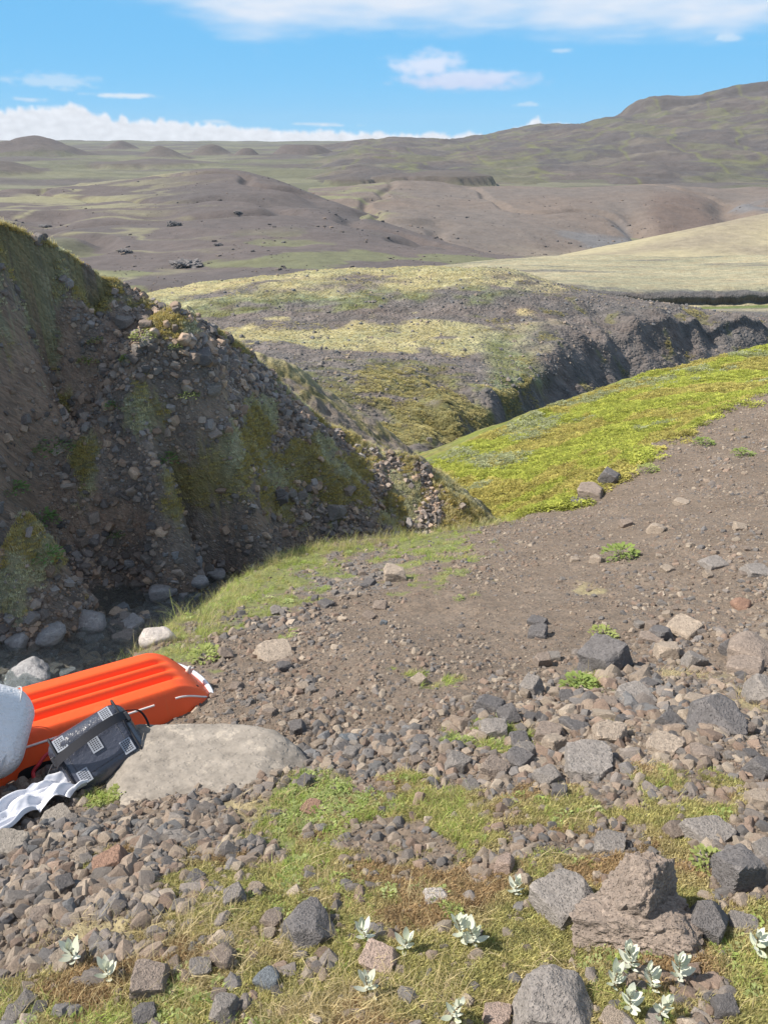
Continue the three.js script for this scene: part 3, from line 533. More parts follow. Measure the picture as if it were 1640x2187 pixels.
// wide valley floor out to the far plateau
const mounds = [];
for (const [px, py, d, w, top] of [[85, 330, 2300, 125, 288], [20, 330, 2200, 80, 300], [260, 322, 2900, 45, 301], [345, 336, 2100, 62, 308], [455, 336, 2400, 55, 309], [530, 336, 2300, 40, 316], [640, 336, 2300, 80, 309], [745, 322, 2900, 55, 305], [875, 312, 3000, 40, 297], [0, 365, 1300, 90, 342], [330, 348, 1700, 120, 338], [950, 374, 1060, 110, 364], [750, 384, 1000, 50, 376], [850, 378, 1040, 60, 368]]) {
  const b = at(px, py, d), t = at(px, top, d); mounds.push({ x: b[0], d, r: w * d / FPX, h: t[1] - b[1], base: b[1], flat: [530, 640, 950].includes(px) });
}
function farBase(x, d) {
  const r = Math.hypot(x, d);
  const pts = [[20, -24], [120, -34], [400, -52], [700, -42], [1000, -38], [1500, -29], [2200, -14], [3000, 2], [4200, 26], [5200, 46], [6200, 48], [9000, 30]];
  let i = 0; while (i < pts.length - 2 && r > pts[i + 1][0]) i++;
  const t = clamp((r - pts[i][0]) / (pts[i + 1][0] - pts[i][0])); return lerp(pts[i][1], pts[i + 1][1], sst(0, 1, t) * 0.5 + t * 0.5);
}
function farGround(x, d) {
  let y = farBase(x, d); const r = Math.hypot(x, d);
  y += Math.min(1, r / 1500) * (17 * fbm(x * 0.0035, d * 0.005, 5, 6) + 1.5 * fbm(x * 0.015, d * 0.015, 2, 3));
  for (const m of mounds) {
    const q = Math.hypot((x - m.x) / m.r, (d - m.d) / (m.r * 1.4)) + 0.55 * fbm(x * 0.004, d * 0.004, 9, 4) + 0.1 * fbm(x * 0.03, d * 0.03, 9, 3);
    if (q < 1) { const s = m.flat ? sst(1, 0.3, q) : sst(1, 0.0, q) * 0.6 + 0.4 * (1 - q); y = lerp(y, Math.max(y, m.base + m.h * s + (m.base < y ? 0 : 0)), sst(1, 0.9, q)); }
  }
  return y;
}
sheet('valley_floor', 460, 330, (u, v) => {
  const az = lerp(-40, 40, u) * Math.PI / 180, r = Math.exp(lerp(Math.log(30), Math.log(7000), v < 0.12 ? v / 0.12 * 0.5 : 0.5 + (v - 0.12) / 0.88 * 0.5)), x = r * Math.sin(az), d = r * Math.cos(az);
  return [x, farGround(x, d), -d];
}, (x, y, z) => {
  const d = -z, n = fbm(x * 0.0022, d * 0.005, 4, 5), m = fbm(x * 0.02, d * 0.02, 8, 4), r = Math.hypot(x, d);
  let k = mix3([0.185, 0.185, 0.115], [0.145, 0.125, 0.115], sst(-0.12, 0.16, n + 0.25 * m));
  k = mix3(k, [0.26, 0.255, 0.16], sst(0.05, 0.15, fbm(x * 0.003 + 9, d * 0.008, 7, 4)) * 0.7);
  for (const q of mounds) { const e = Math.hypot((x - q.x) / q.r, (d - q.d) / (q.r * 1.4)); if (e < 1.05) k = mix3(k, [0.145, 0.118, 0.108], sst(1.05, 0.85, e + 0.3 * n) * 0.9); }
  const f = 1 + 0.35 * m; return [k[0] * f, k[1] * f, k[2] * f];
}, matFarther, 'wide valley floor with dark mounds out to the far plateau', 'valley');
scene.fog = new THREE.FogExp2(new THREE.Color().setRGB(0.80, 0.88, 1.0), 0.00005);
console.log('terrain done', performance.now() | 0);
// ---------------------------------------------------------------- rocks
function boxUv(g, s = 1) {
  const p = g.attributes.position, uv = new Float32Array(p.count * 2);
  for (let i = 0; i < p.count; i += 3) {
    const a = new THREE.Vector3().fromBufferAttribute(p, i), b = new THREE.Vector3().fromBufferAttribute(p, i + 1), c = new THREE.Vector3().fromBufferAttribute(p, i + 2);
    const n = b.clone().sub(a).cross(c.clone().sub(a)), ax = Math.abs(n.x), ay = Math.abs(n.y), az = Math.abs(n.z);
    [a, b, c].forEach((v, k) => { const q = ay >= ax && ay >= az ? [v.x, v.z] : ax >= az ? [v.z, v.y] : [v.x, v.y]; uv[(i + k) * 2] = q[0] * s; uv[(i + k) * 2 + 1] = q[1] * s; });
  }
  g.setAttribute('uv', new THREE.BufferAttribute(uv, 2)); return g;
}
function rockGeo(seed, { planes = 13, round = 0, detail = 7, rough = 0.03, flat = 0, crease = 0.42, pits = 0 } = {}) {
  const R = rng(seed * 7919 + 13), P = [];
  for (let i = 0; i < planes; i++) {
    const y = lerp(-1, 1, (i + R() * 0.9) / planes), a = i * 2.4 + R() * 1.6, q = Math.sqrt(Math.max(0, 1 - y * y));
    P.push([q * Math.cos(a), y, q * Math.sin(a), lerp(0.58, 1.0, R())]);
  }
  const tw = R() * 1.5, ct = Math.cos(tw), sn = Math.sin(tw);
  if (!round) for (const [a, b, c] of [[ct, 0.1, sn], [-ct, 0.1, -sn], [-sn, -0.1, ct], [sn, 0.15, -ct], [0.12, 1, 0.1]]) P.push([a, b, c, lerp(0.5, 0.72, R())]);
  if (flat) P.push([0.1 * (R() - 0.5), 1, 0.1 * (R() - 0.5), 0.5], [0.5 * (R() - 0.5), 1, 0.5 * (R() - 0.5), 0.6]);
  let g = new THREE.IcosahedronGeometry(1, detail); g.deleteAttribute('uv'); g.deleteAttribute('normal'); g = mergeVertices(g, 1e-4);
  const p = g.attributes.position;
  for (let i = 0; i < p.count; i++) {
    let x = p.getX(i), y = p.getY(i), z = p.getZ(i);
    let r = 1.05;
    if (round > 0) { let s = 0; const k = lerp(26, 6, round); for (const q of P) { const dt = x * q[0] + y * q[1] + z * q[2]; if (dt > 0.05) s += Math.exp(-k * Math.min(3, q[3] / dt)); } s += Math.exp(-k * 1.1); r = -Math.log(s) / k; }
    else for (const q of P) { const dt = x * q[0] + y * q[1] + z * q[2]; if (dt > 0.05) r = Math.min(r, q[3] / dt); }
    r *= 1 + rough * 2.2 * fbm(x * 2.1 + seed, y * 2.1, z * 2.1, 4) + rough * 0.9 * n3(x * 9 + seed, y * 9, z * 9);
    if (pits) { const c = fbm(x * 5 + seed, y * 5, z * 5, 3); r *= 1 - pits * sst(0.08, 0.3, Math.abs(c)) + pits * 0.6 * n3(x * 14, y * 14 + seed, z * 14); }
    p.setXYZ(i, x * r, y * r, z * r);
  }
  g = toCreasedNormals(g, crease); return boxUv(g, 0.8);
}
const angular = [], rounded = [], slabs = [], angularSmall = [];
for (let i = 0; i < 12; i++) angular.push(rockGeo(i + 1, { planes: 11 + (i % 5), detail: 9, rough: 0.035 }));
for (let i = 0; i < 6; i++) rounded.push(rockGeo(i + 31, { planes: 14, round: 0.75, detail: 8, rough: 0.05, crease: 1.2 }));
for (let i = 0; i < 6; i++) slabs.push(rockGeo(i + 51, { planes: 12, detail: 9, flat: 1, rough: 0.04 }));
for (let i = 0; i < 12; i++) angularSmall.push(rockGeo(i + 71, { planes: 9 + (i % 5), detail: 4, rough: 0.035, crease: 0.22 }));
const pebbles = []; for (let i = 0; i < 6; i++) pebbles.push(rockGeo(i + 91, { planes: 8 + (i % 3), detail: 1, rough: 0.06, flat: i % 2 }));
const rockMat = (c, b = 0.01) => std({ color: new THREE.Color().setRGB(...c), map: rockColor, bumpMap: rockBump, bumpScale: b, roughness: 0.95 });
const RM = {
  dark: rockMat([0.225, 0.208, 0.205]), grey: rockMat([0.38, 0.34, 0.31]), brown: rockMat([0.40, 0.32, 0.265]), tan: rockMat([0.56, 0.455, 0.36]), pale: rockMat([0.41, 0.362, 0.31], 0.007), rust: rockMat([0.46, 0.28, 0.20]), wet: std({ color: new THREE.Color().setRGB(0.50, 0.49, 0.50), map: rockColor, bumpMap: rockBump, bumpScale: 0.012, roughness: 0.7 }), white: rockMat([0.80, 0.72, 0.66]), pink: rockMat([0.60, 0.45, 0.37]), blue: rockMat([0.30, 0.33, 0.36]),
};
const RR = rng(4242);
const pick = (a) => a[Math.floor(RR() * a.length)];
function putRock(px, py, w, h, mat, pool, label, grp, o = {}) {
  const c = hit(px, py + h * 0.22), m = c.slant / FPX;
  const geo = Array.isArray(pool) ? (o.i !== undefined ? pool[o.i % pool.length] : pick(pool)) : pool;
  const r = mesh(o.name || 'rock', geo, mat);
  const sx = w * m * (o.fat || 0.62), sy = Math.max(h * m * (o.tall || 0.58), 0.25 * sx), sz = (sx + sy) / 2 * (o.deep || 1);
  r.scale.set(sx, sy, sz); r.rotation.set(o.rx ?? (RR() - 0.5) * 0.5, o.ry ?? RR() * 6.28, o.rz ?? (RR() - 0.5) * 0.5, 'YXZ');
  if (o.ry === undefined) r.scale.set((sx + sz) / 2, sy, (sx + sz) / 2);
  r.position.set(c.x, c.y + sy * (o.lift ?? 0.25), -c.d);
  tag(r, label, o.cat || 'rock', grp); return r;
}
// single rocks one can point at
const bigBoulder = rockGeo(203, { planes: 12, round: 0.45, detail: 26, rough: 0.026, flat: 1, crease: 0.6 });
putRock(412, 1628, 372, 185, RM.pale, bigBoulder, 'large pale flat topped boulder in front of the orange sled', null, { name: 'boulder', cat: 'boulder', ry: -0.25, rx: 0.12, rz: 0.06, tall: 0.55, deep: 0.95, lift: -0.14 });
{
  const a = rockGeo(301, { planes: 12, round: 0.3, detail: 24, rough: 0.09, pits: 0.045, crease: 1.0 }), b = rockGeo(302, { planes: 10, round: 0.12, detail: 22, rough: 0.09, pits: 0.045, crease: 1.0 });
  a.scale(1.2, 0.55, 0.8); b.scale(0.62, 0.95, 0.62); b.rotateZ(-0.35); b.translate(0.12, 0.30, -0.40);
  const c = hit(1345, 1990), m = c.slant / FPX, r = mesh('conglomerate_rock', mergeGeometries([a, b]), RM.brown);
  r.scale.setScalar(100 * m); r.rotation.y = -0.15; r.position.set(c.x, c.y + 0.035, -c.d);
  tag(r, 'rough pitted brown rock with an upright knob, beside grey block in moss', 'rock');
}
const named = [
  [842, 1228, 72, 52, 'tan', 'a', 'brown boulder resting at the edge of the grass above stream'], [657, 1982, 122, 86, 'dark', 'a', 'dark faceted block alone in the moss, casting shadow on grass'],
  [1207, 1925, 150, 100, 'grey', 'a', 'grey flat faced block just left of the pitted brown rock'], [1180, 2140, 165, 110, 'grey', 'a', 'large grey brown rock at the bottom edge beside silvery leaves'],
  [1505, 1968, 90, 95, 'dark', 'a', 'dark rock against the right foot of pitted brown rock'], [1572, 1858, 100, 105, 'dark', 'a', 'tall dark angular rock near right edge beside yellow green herb'],
  [1302, 1796, 78, 58, 'grey', 's', 'grey rock just above the pitted rock’s knob'], [1515, 1772, 110, 64, 'grey', 's', 'flat grey slab half sunk in moss above dark angular rock'],
  [1440, 1768, 45, 40, 'brown', 'a', 'small brown stone against the left end of sunk slab'], [1525, 1530, 140, 95, 'dark', 'a', 'big dark wedge of basalt with a smooth sloping face'],
  [1415, 1588, 90, 62, 'tan', 's', 'tan flat topped rock just below the dark basalt wedge'], [1252, 1622, 150, 80, 'grey', 's', 'wide grey slab with broken blocks at its lower edge'],
  [1297, 1562, 82, 86, 'tan', 's', 'tilted tan slab leaning on the wide grey slab'], [1355, 1482, 108, 66, 'grey', 's', 'pale grey slab cracked across the middle'],
  [1285, 1402, 105, 105, 'dark', 'a', 'dark block with an open notch on top, on the scree'], [1132, 1466, 52, 58, 'grey', 'a', 'grey upright stone with pale face, on the scree edge'],
  [1088, 1526, 54, 50, 'dark', 'a', 'small dark blocky stone below the upright grey stone'], [1622, 1478, 80, 70, 'grey', 'a', 'grey speckled rock cut off by right edge above basalt wedge'],
  [1598, 1396, 110, 62, 'brown', 'r', 'broad low brown rock at right edge among dry grass'], [1524, 1202, 68, 36, 'grey', 's', 'flat grey slab high on the right scree'],
  [1612, 1216, 72, 34, 'grey', 's', 'flat grey slab at right edge high on the scree'], [1146, 1324, 52, 32, 'dark', 's', 'dark flat stone lying alone on fine gravel'],
  [975, 1630, 64, 52, 'grey', 'a', 'grey pointed stone at the left of the rock row above moss'], [1108, 1620, 72, 52, 'dark', 'a', 'dark split block in shade of the rock row'],
  [1046, 1638, 46, 36, 'tan', 's', 'tan flat stone between pointed stone and split block'], [240, 1846, 72, 58, 'rust', 'a', 'brown squarish block on the heap of grey rubble'],
  [546, 1898, 40, 38, 'tan', 'a', 'small yellowish stone at the edge of the rubble and grass'], [500, 1916, 56, 52, 'grey', 'a', 'grey rough stone beside the small yellowish stone'],
  [322, 2098, 84, 84, 'brown', 'a', 'grey brown leaning rock in dry grass near bottom edge'], [428, 2062, 50, 66, 'grey', 's', 'grey upright slab behind round brown stone'],
  [480, 2046, 50, 48, 'brown', 'r', 'round brown stone leaning on upright slab'], [482, 2008, 54, 28, 'grey', 's', 'flat topped stone just above the round brown stone'],
  [310, 2166, 60, 46, 'dark', 'a', 'dark stone touching the bottom edge below leaning rock'], [480, 2155, 66, 56, 'grey', 'a', 'pale grey pointed stone near the bottom edge'],
  [574, 2092, 54, 34, 'blue', 'r', 'blue grey smooth stone below the dark faceted block'], [668, 1722, 58, 32, 'rust', 's', 'reddish flat stone among the bright green grass'],
  [932, 1912, 66, 32, 'white', 's', 'white streaked stone lying in brown moss'], [812, 2042, 96, 58, 'pink', 's', 'flat pinkish rock sunk in moss with silvery sprig'],
  [1075, 1846, 46, 46, 'pink', 'a', 'small pink porous stone in the moss'], [1060, 2170, 80, 44, 'pink', 'a', 'pinkish rock cut off by the bottom edge'],
  [636, 1552, 46, 42, 'dark', 'a', 'dark stone at the right tip of the large pale boulder'], [145, 1888, 34, 60, 'dark', 'a', 'dark upright stone on the lower left rubble'],
  [125, 1742, 88, 34, 'pale', 's', 'pale worn slab below the white cloth'], [18, 1800, 90, 50, 'pale', 's', 'pale slab at the left edge beside rubble'],
  [590, 1388, 130, 42, 'tan', 's', 'low tan bedrock slab half buried in the scree'], [605, 1424, 38, 32, 'dark', 'a', 'dark stone against the buried bedrock slab'],
  [482, 1394, 40, 28, 'brown', 'a', 'brown stone in the bright grass above the sled'], [592, 1304, 36, 28, 'grey', 'a', 'grey stone on the border of scree and stream side grass'],
  [338, 1362, 66, 50, 'white', 'r', 'pale sunlit boulder at the water’s near edge'], [268, 1368, 72, 54, 'grey', 'a', 'grey split boulder next to the pale sunlit boulder'],
  [188, 1322, 76, 52, 'wet', 'r', 'big wet boulder in the middle of the stream'], [202, 1366, 50, 54, 'wet', 'r', 'dark wet boulder between big wet boulder and split boulder'],
  [346, 1262, 54, 38, 'wet', 'r', 'wet boulder at the foot of the talus across the stream'], [422, 1240, 42, 30, 'wet', 'r', 'smooth blue grey boulder at far end of the talus'],
  [458, 1222, 52, 26, 'wet', 'r', 'farthest boulder in the stream before the grass edge'], [62, 1446, 96, 56, 'wet', 'r', 'wide smooth boulder lapped by water above white sack'],
  [232, 1456, 84, 46, 'grey', 's', 'flat grey rock just behind the sled'], [112, 1350, 60, 40, 'wet', 'r', 'wet boulder left of the big midstream boulder'],
  [40, 1370, 50, 40, 'wet', 'r', 'dark boulder against the left bank at water level'], [40, 1490, 60, 40, 'brown', 'a', 'brown stone just behind the white sack'], [150, 1440, 46, 34, 'wet', 'a', 'small wet rock between wide boulder and flat grey rock'],
  [262, 1300, 34, 30, 'blue', 'a', 'blue grey stone at the head of the pool'], [95, 1485, 60, 34, 'wet', 'r', 'low wet rock between sled and wide boulder'],
  [1262, 1050, 78, 42, 'brown', 'a', 'brown outcrop block where scree meets the green slope'], [1300, 1020, 52, 46, 'dark', 'a', 'dark outcrop block on top of the brown one'], [1232, 1068, 44, 26, 'dark', 's', 'low dark slab at the left end of outcrop'],
  [1335, 1118, 34, 24, 'brown', 'a', 'small dark brown stone alone on the upper scree'], [1580, 1290, 38, 24, 'rust', 'r', 'orange stone on the right of the scree'], [1455, 1072, 44, 22, 'tan', 's', 'pale tan stone high on the scree below green slope'],
  [1620, 1640, 60, 56, 'dark', 'a', 'dark rock cut off by right edge below basalt wedge'], [1615, 1706, 56, 42, 'tan', 'a', 'tan rock at right edge above the sunk slab'], [1585, 1972, 70, 36, 'grey', 's', 'flat grey stone right of the pitted rock'],
  [1630, 1812, 60, 60, 'grey', 's', 'grey slab touching right edge beside tall dark rock'], [1505, 1610, 70, 40, 'brown', 'a', 'brown stone below the basalt wedge’s tip'], [1590, 1555, 40, 40, 'brown', 'a', 'small brown block tucked behind the basalt wedge'],
  [1180, 1478, 40, 30, 'tan', 'a', 'tan stone right of the upright grey stone'], [1160, 1410, 46, 46, 'brown', 'a', 'brown stone above the upright grey stone'], [1390, 1360, 70, 40, 'brown', 's', 'brown slab tilted up right of notched block'], [1420, 1388, 64, 46, 'tan', 'a', 'tan rough stone below the tilted brown slab'],
  [1480, 1410, 60, 44, 'grey', 'a', 'grey brown stone between notched block and broad low rock'], [1170, 1560, 80, 44, 'brown', 's', 'flat brown slab above the split block'], [1235, 1545, 44, 40, 'brown', 'a', 'brown stone left of the tilted tan slab'], [895, 1452, 40, 32, 'tan', 'a', 'tan stone in the middle of the scree with grass behind'],
  [1120, 1480, 30, 26, 'tan', 'a', 'small tan stone at the foot of upright grey stone'], [820, 1330, 22, 16, 'blue', 'a', 'small blue grey stone on mid scree'], [575, 1514, 34, 30, 'tan', 'a', 'tan stone between the sled’s nose and scree'], [1195, 1690, 40, 36, 'dark', 'a', 'dark stone in moss below the wide slab'], [1170, 1660, 60, 44, 'grey', 'a', 'grey stone leaning below the wide grey slab'], [130, 2040, 40, 40, 'tan', 's', 'pale tan stone among silvery leaves at lower left'],
];
const pools = { a: angular, r: rounded, s: slabs };
named.forEach(([px, py, w, h, m, p, label], i) => putRock(px, py, w, h, RM[m], pools[p], label, null, { lift: p === 's' ? 0.1 : 0.28, rx: p === 's' ? 0.15 * (RR() - 0.5) : undefined, rz: p === 's' ? 0.15 * (RR() - 0.5) : undefined }));
// stones that only their place tells apart
const landmarks = [[1285, 1402, 'notched dark block'], [1525, 1530, 'dark basalt wedge'], [1132, 1466, 'upright grey stone'], [1252, 1622, 'wide grey slab'], [1598, 1396, 'broad low brown rock'], [1326, 1178, 'round green herb'], [1146, 1324, 'lone dark flat stone'], [1580, 1290, 'orange stone'], [1524, 1202, 'high grey slab'], [432, 1622, 'large pale boulder'], [240, 1846, 'brown squarish block'], [80, 1710, 'pale cloth'], [430, 1470, 'sled’s nose'], [590, 1388, 'buried bedrock slab'], [842, 1228, 'brown brink boulder'], [1350, 1950, 'pitted brown rock'], [657, 1982, 'dark faceted block'], [812, 2042, 'flat pinkish rock'], [322, 2098, 'leaning rock'], [668, 1722, 'reddish flat stone'], [975, 1630, 'grey pointed stone'], [188, 1322, 'midstream boulder'], [338, 1362, 'pale sunlit boulder'], [62, 1446, 'wide smooth boulder'], [190, 768, 'yellow green cushion'], [348, 976, 'green plant clump'], [248, 1138, 'small low plant'], [1355, 1482, 'cracked grey slab'], [1075, 1846, 'pink porous stone'], [932, 1912, 'white streaked stone'], [1180, 2140, 'large bottom rock'], [574, 2092, 'blue grey stone'], [20, 1800, 'pale edge slab'], [500, 1916, 'grey rough stone'], [422, 1240, 'smooth far boulder'], [620, 850, 'bank’s crest'], [560, 1110, 'stream bend'], [1415, 1588, 'tan flat rock']];
function where(px, py) {
  let b = null; for (const l of landmarks) { const e = Math.hypot(px - l[0], (py - l[1]) * 1.4); if (!b || e < b.e) b = { e, l }; }
  const dx = px - b.l[0], dy = (py - b.l[1]) * 1.2; return `${b.e < 60 ? 'just ' : b.e > 140 ? 'well ' : ''}${Math.abs(dx) > Math.abs(dy) ? (dx < 0 ? 'left of' : 'right of') : (dy < 0 ? 'above' : 'below')} the ${b.l[2]}`;
}
function scatterRocks(count, x0, y0, x1, y1, lo, hi, mats, label, grp, test) {
  for (let i = 0, tries = 0; i < count && tries < count * 20; tries++) {
    const px = lerp(x0, x1, RR()), py = lerp(y0, y1, RR()); if (test && !test(px, py)) continue;
    const w = lo * Math.pow(hi / lo, RR() ** 1.6), h = w * lerp(0.5, 0.85, RR());
    const mat = pick(mats), sz = w < lo * 1.35 ? 'small' : w > lo * 1.9 ? 'large' : 'middling';
    putRock(px, py, w, h, RM[mat], angularSmall, `${sz} ${mat === 'wet' ? 'dark wet' : mat === 'dark' ? 'dark grey' : mat} ${label}, ${where(px, py)}`, grp, { lift: 0.2 }); i++;
  }
}
scatterRocks(52, 1000, 1340, 1640, 1680, 28, 84, ['brown', 'tan', 'grey', 'dark', 'dark', 'grey'], 'stone on the right scree', 'stones on the right scree');
scatterRocks(26, 1180, 1110, 1640, 1340, 14, 42, ['brown', 'tan', 'tan', 'grey'], 'stone on the upper scree', 'stones on the upper scree');
scatterRocks(26, 10, 1740, 480, 1960, 22, 50, ['grey', 'dark', 'brown', 'grey', 'tan'], 'stone in the rubble heap', 'stones in the rubble heap');
scatterRocks(22, 570, 1195, 850, 1330, 14, 42, ['grey', 'dark', 'brown', 'tan'], 'stone along the grass edge', 'stones along the grass edge', (px, py) => py < 1340 - (px - 560) * 0.1 && py > 1360 - (px - 500) * 0.55);
scatterRocks(24, 650, 1540, 930, 1780, 20, 46, ['dark', 'grey', 'brown', 'tan', 'dark', 'blue'], 'stone in the grey streak', 'stones beside the pale boulder');
scatterRocks(18, 460, 1400, 720, 1530, 18, 42, ['brown', 'tan', 'brown', 'grey'], 'stone on the scree', 'stones above the pale boulder');
scatterRocks(34, 30, 1940, 1640, 2180, 22, 62, ['grey', 'brown', 'dark', 'tan'], 'stone sunk in moss', 'small stones in the moss');
scatterRocks(24, 270, 1180, 480, 1262, 16, 36, ['wet', 'brown', 'grey', 'wet'], 'stone in the talus', 'talus stones');
scatterRocks(18, 210, 680, 540, 900, 22, 60, ['brown', 'grey', 'grey', 'dark'], 'rock on the dark bank', 'rocks on the dark bank spur');
scatterRocks(12, 470, 1040, 780, 1120, 18, 48, ['grey', 'dark', 'brown'], 'rock low on the dark bank', 'rocks low on the dark bank');
scatterRocks(12, 120, 1120, 420, 1200, 18, 44, ['grey', 'brown', 'dark'], 'rock in the gully', 'rocks in the gully bottom');
scatterRocks(30, 60, 1240, 420, 1480, 20, 58, ['wet', 'wet', 'grey', 'blue'], 'cobble in the stream', 'stream bed cobbles', (px, py) => py > 1500 - px * 0.62 - 40 && py < 1520 - px * 0.52);
console.log('rocks', performance.now() | 0);

// grit and gravel too fine to count
const M4 = new THREE.Matrix4(), Q4 = new THREE.Quaternion(), V4 = new THREE.Vector3(), S4 = new THREE.Vector3(), E4 = new THREE.Euler(), C4 = new THREE.Color();
function strew(name, geos, mat, list, label, category) {         // list of { x, y, z, s | sv, rx, ry, rz, q, c }
  geos.forEach((geo, k) => {
    const mine = list.filter((_, i) => i % geos.length === k); if (!mine.length) return;
    const im = new THREE.InstancedMesh(geo, mat, mine.length);
    mine.forEach((p, i) => {
      if (p.q) Q4.copy(p.q); else Q4.setFromEuler(E4.set(p.rx || 0, p.ry || 0, p.rz || 0, 'YXZ'));
      M4.compose(V4.set(p.x, p.y, p.z), Q4, p.sv ? S4.set(...p.sv) : S4.setScalar(p.s)); im.setMatrixAt(i, M4); im.setColorAt(i, C4.setRGB(...p.c));
    });
    im.name = numbered(name); shadows(im); tag(im, label, category, null, 'stuff'); scene.add(im);
  });
}
const pebbleMat = std({ map: rockColor, bumpMap: rockBump, bumpScale: 0.003 });
const STONES = [[0.44, 0.355, 0.28], [0.38, 0.295, 0.23], [0.33, 0.285, 0.255], [0.52, 0.43, 0.34], [0.26, 0.24, 0.23], [0.37, 0.27, 0.21]], GREYS = [[0.27, 0.242, 0.222], [0.33, 0.292, 0.262], [0.20, 0.187, 0.182], [0.41, 0.33, 0.26], [0.26, 0.255, 0.256], [0.34, 0.265, 0.21]];
{
  const R = rng(77), list = [];
  for (let i = 0; i < 260000; i++) {
    const az = lerp(-39, 35, R()) * Math.PI / 180, r = Math.exp(lerp(Math.log(1.0), Math.log(19), R())), x = r * Math.sin(az), d = r * Math.cos(az);
    if (aSide(x, d) > 0.9) continue;
    const c = cover(x, d), veg = Math.max(c.moss, c.grass, c.dry), nz = fbm(x * 1.1, d * 0.8, 33, 3);
    if (R() < veg * 0.85) continue;
    if (R() > 0.75 + 1.4 * nz + c.grey * 0.2 + c.coarse * 0.05 - c.fine * 0.2) continue;
    const q = R(), s = Math.max(0.0011 * r, (0.0022 + 0.0032 * q + 0.011 * q ** 6 + 0.022 * q ** 20) * (1 + 0.3 * c.grey) * (1 + 1.3 * Math.max(0, nz)) * (1 - 0.4 * c.fine) * (1 + 0.6 * c.coarse));
    const p = c.grey > 0.5 && R() < 0.55 ? GREYS : STONES, k = p[Math.floor(R() * p.length)], f = lerp(0.75, 1.2, R());
    list.push({ x, y: groundA(x, d) + s * 0.12, z: -d, sv: [s * lerp(0.8, 1.4, R()), s * lerp(0.5, 0.95, R()), s], rx: R() * 0.8, ry: R() * 6.28, rz: R() * 0.8, c: [k[0] * f, k[1] * f, k[2] * f] });
  }
  strew('gravel', pebbles, pebbleMat, list, 'loose brown and grey gravel over the slope', 'gravel');
  // talus on the far bank
  const lb = [];
  for (let i = 0; i < 170000; i++) {
    const az = lerp(-33, 10, R()) * Math.PI / 180, r = lerp(7, 15.5, R()), x = r * Math.sin(az), d = r * Math.cos(az);
    if (bSide(x, d) > 0.3) continue;
    const y = groundB(x, d); if (y < groundA(x, d, false) - 0.1) continue;
    const c = coverB(x, y, d), nz = fbm(x * 0.8, y * 0.8, d * 0.8, 3);
    if (R() < Math.max(c.moss * 0.95, c.earth * 0.75) || R() > 0.75 + 1.6 * nz) continue;
    const q = R(), s = (0.010 + 0.014 * q + 0.03 * q ** 6 + 0.045 * q ** 20) * (1 + Math.max(0, nz)), k = GREYS[Math.floor(R() * GREYS.length)], f = lerp(0.5, 1.02, R());
    lb.push({ x, y: y + s * 0.25, z: -d, sv: [s * lerp(0.8, 1.4, R()), s * lerp(0.4, 0.9, R()), s], rx: R() * 1.2, ry: R() * 6.28, rz: R() * 1.2, c: [k[0] * f * 2.0, k[1] * f * 1.85, k[2] * f * 1.75] });
  }
  const sc = [];
  for (let i = 0; i < 5200; i++) {
    const t = R() * 6, k = Math.floor(t), a = streamLine[k + 1], b = streamLine[k + 2], f = t - k, e = (R() - 0.5) * 3.2, x = lerp(a[0], b[0], f) + e * 0.6, d = lerp(a[1], b[1], f) + e * 0.8, y = groundAt(x, d); if (bedAt(x, d) < y - 0.02) continue;
    const s = 0.02 + 0.05 * R() + 0.1 * R() ** 6, c = GREYS[Math.floor(R() * 5)], g = lerp(0.8, 1.5, R()); sc.push({ x, y: y + s * 0.1, z: -d, sv: [s * lerp(0.8, 1.3, R()), s * lerp(0.5, 0.8, R()), s], ry: R() * 6.3, rx: R() * 0.5, c: [c[0] * g, c[1] * g, c[2] * g] });
  }
  strew('stream_cobbles', angularSmall.slice(5, 9), pebbleMat, sc, 'wet cobbles filling the stream bed', 'cobbles');
  strew('bank_rubble', angularSmall.slice(0, 5), pebbleMat, lb, 'dark loose rubble covering the far bank', 'rubble');
}
console.log('gravel', performance.now() | 0);

// ---------------------------------------------------------------- low plants that nobody could count
function tuftGeo(seed, n, len, wid, spread, lean, seg = 2) {
  const R = rng(seed), pos = [], idx = []; let o = 0;
  for (let i = 0; i < n; i++) {
    const a = R() * 6.283, rr = spread * Math.sqrt(R()), bx = rr * Math.cos(a), bz = rr * Math.sin(a), la = R() * 6.283, L = len * lerp(0.5, 1, R()), ln = lean * lerp(0.3, 1.2, R()), w = wid * lerp(0.7, 1.2, R());
    const dx = Math.cos(la), dz = Math.sin(la);
    for (let s = 0; s <= seg; s++) {
      const t = s / seg, h = L * t * (1 - 0.25 * ln * t), out = L * ln * t * t, ww = w * (1 - t) * 0.5;
      const cx = bx + dx * out, cz = bz + dz * out;
      if (s < seg) { pos.push(cx - dz * ww, h, cz + dx * ww, cx + dz * ww, h, cz - dx * ww); } else pos.push(cx, h, cz);
    }
    for (let s = 0; s < seg; s++) { const p = o + s * 2; if (s < seg - 1) idx.push(p, p + 1, p + 2, p + 1, p + 3, p + 2); else idx.push(p, p + 1, p + 2); }
    o += seg * 2 + 1;
  }
  const g = new THREE.BufferGeometry(); g.setAttribute('position', new THREE.Float32BufferAttribute(pos, 3)); g.setIndex(idx); g.computeVertexNormals();
  return g;
}
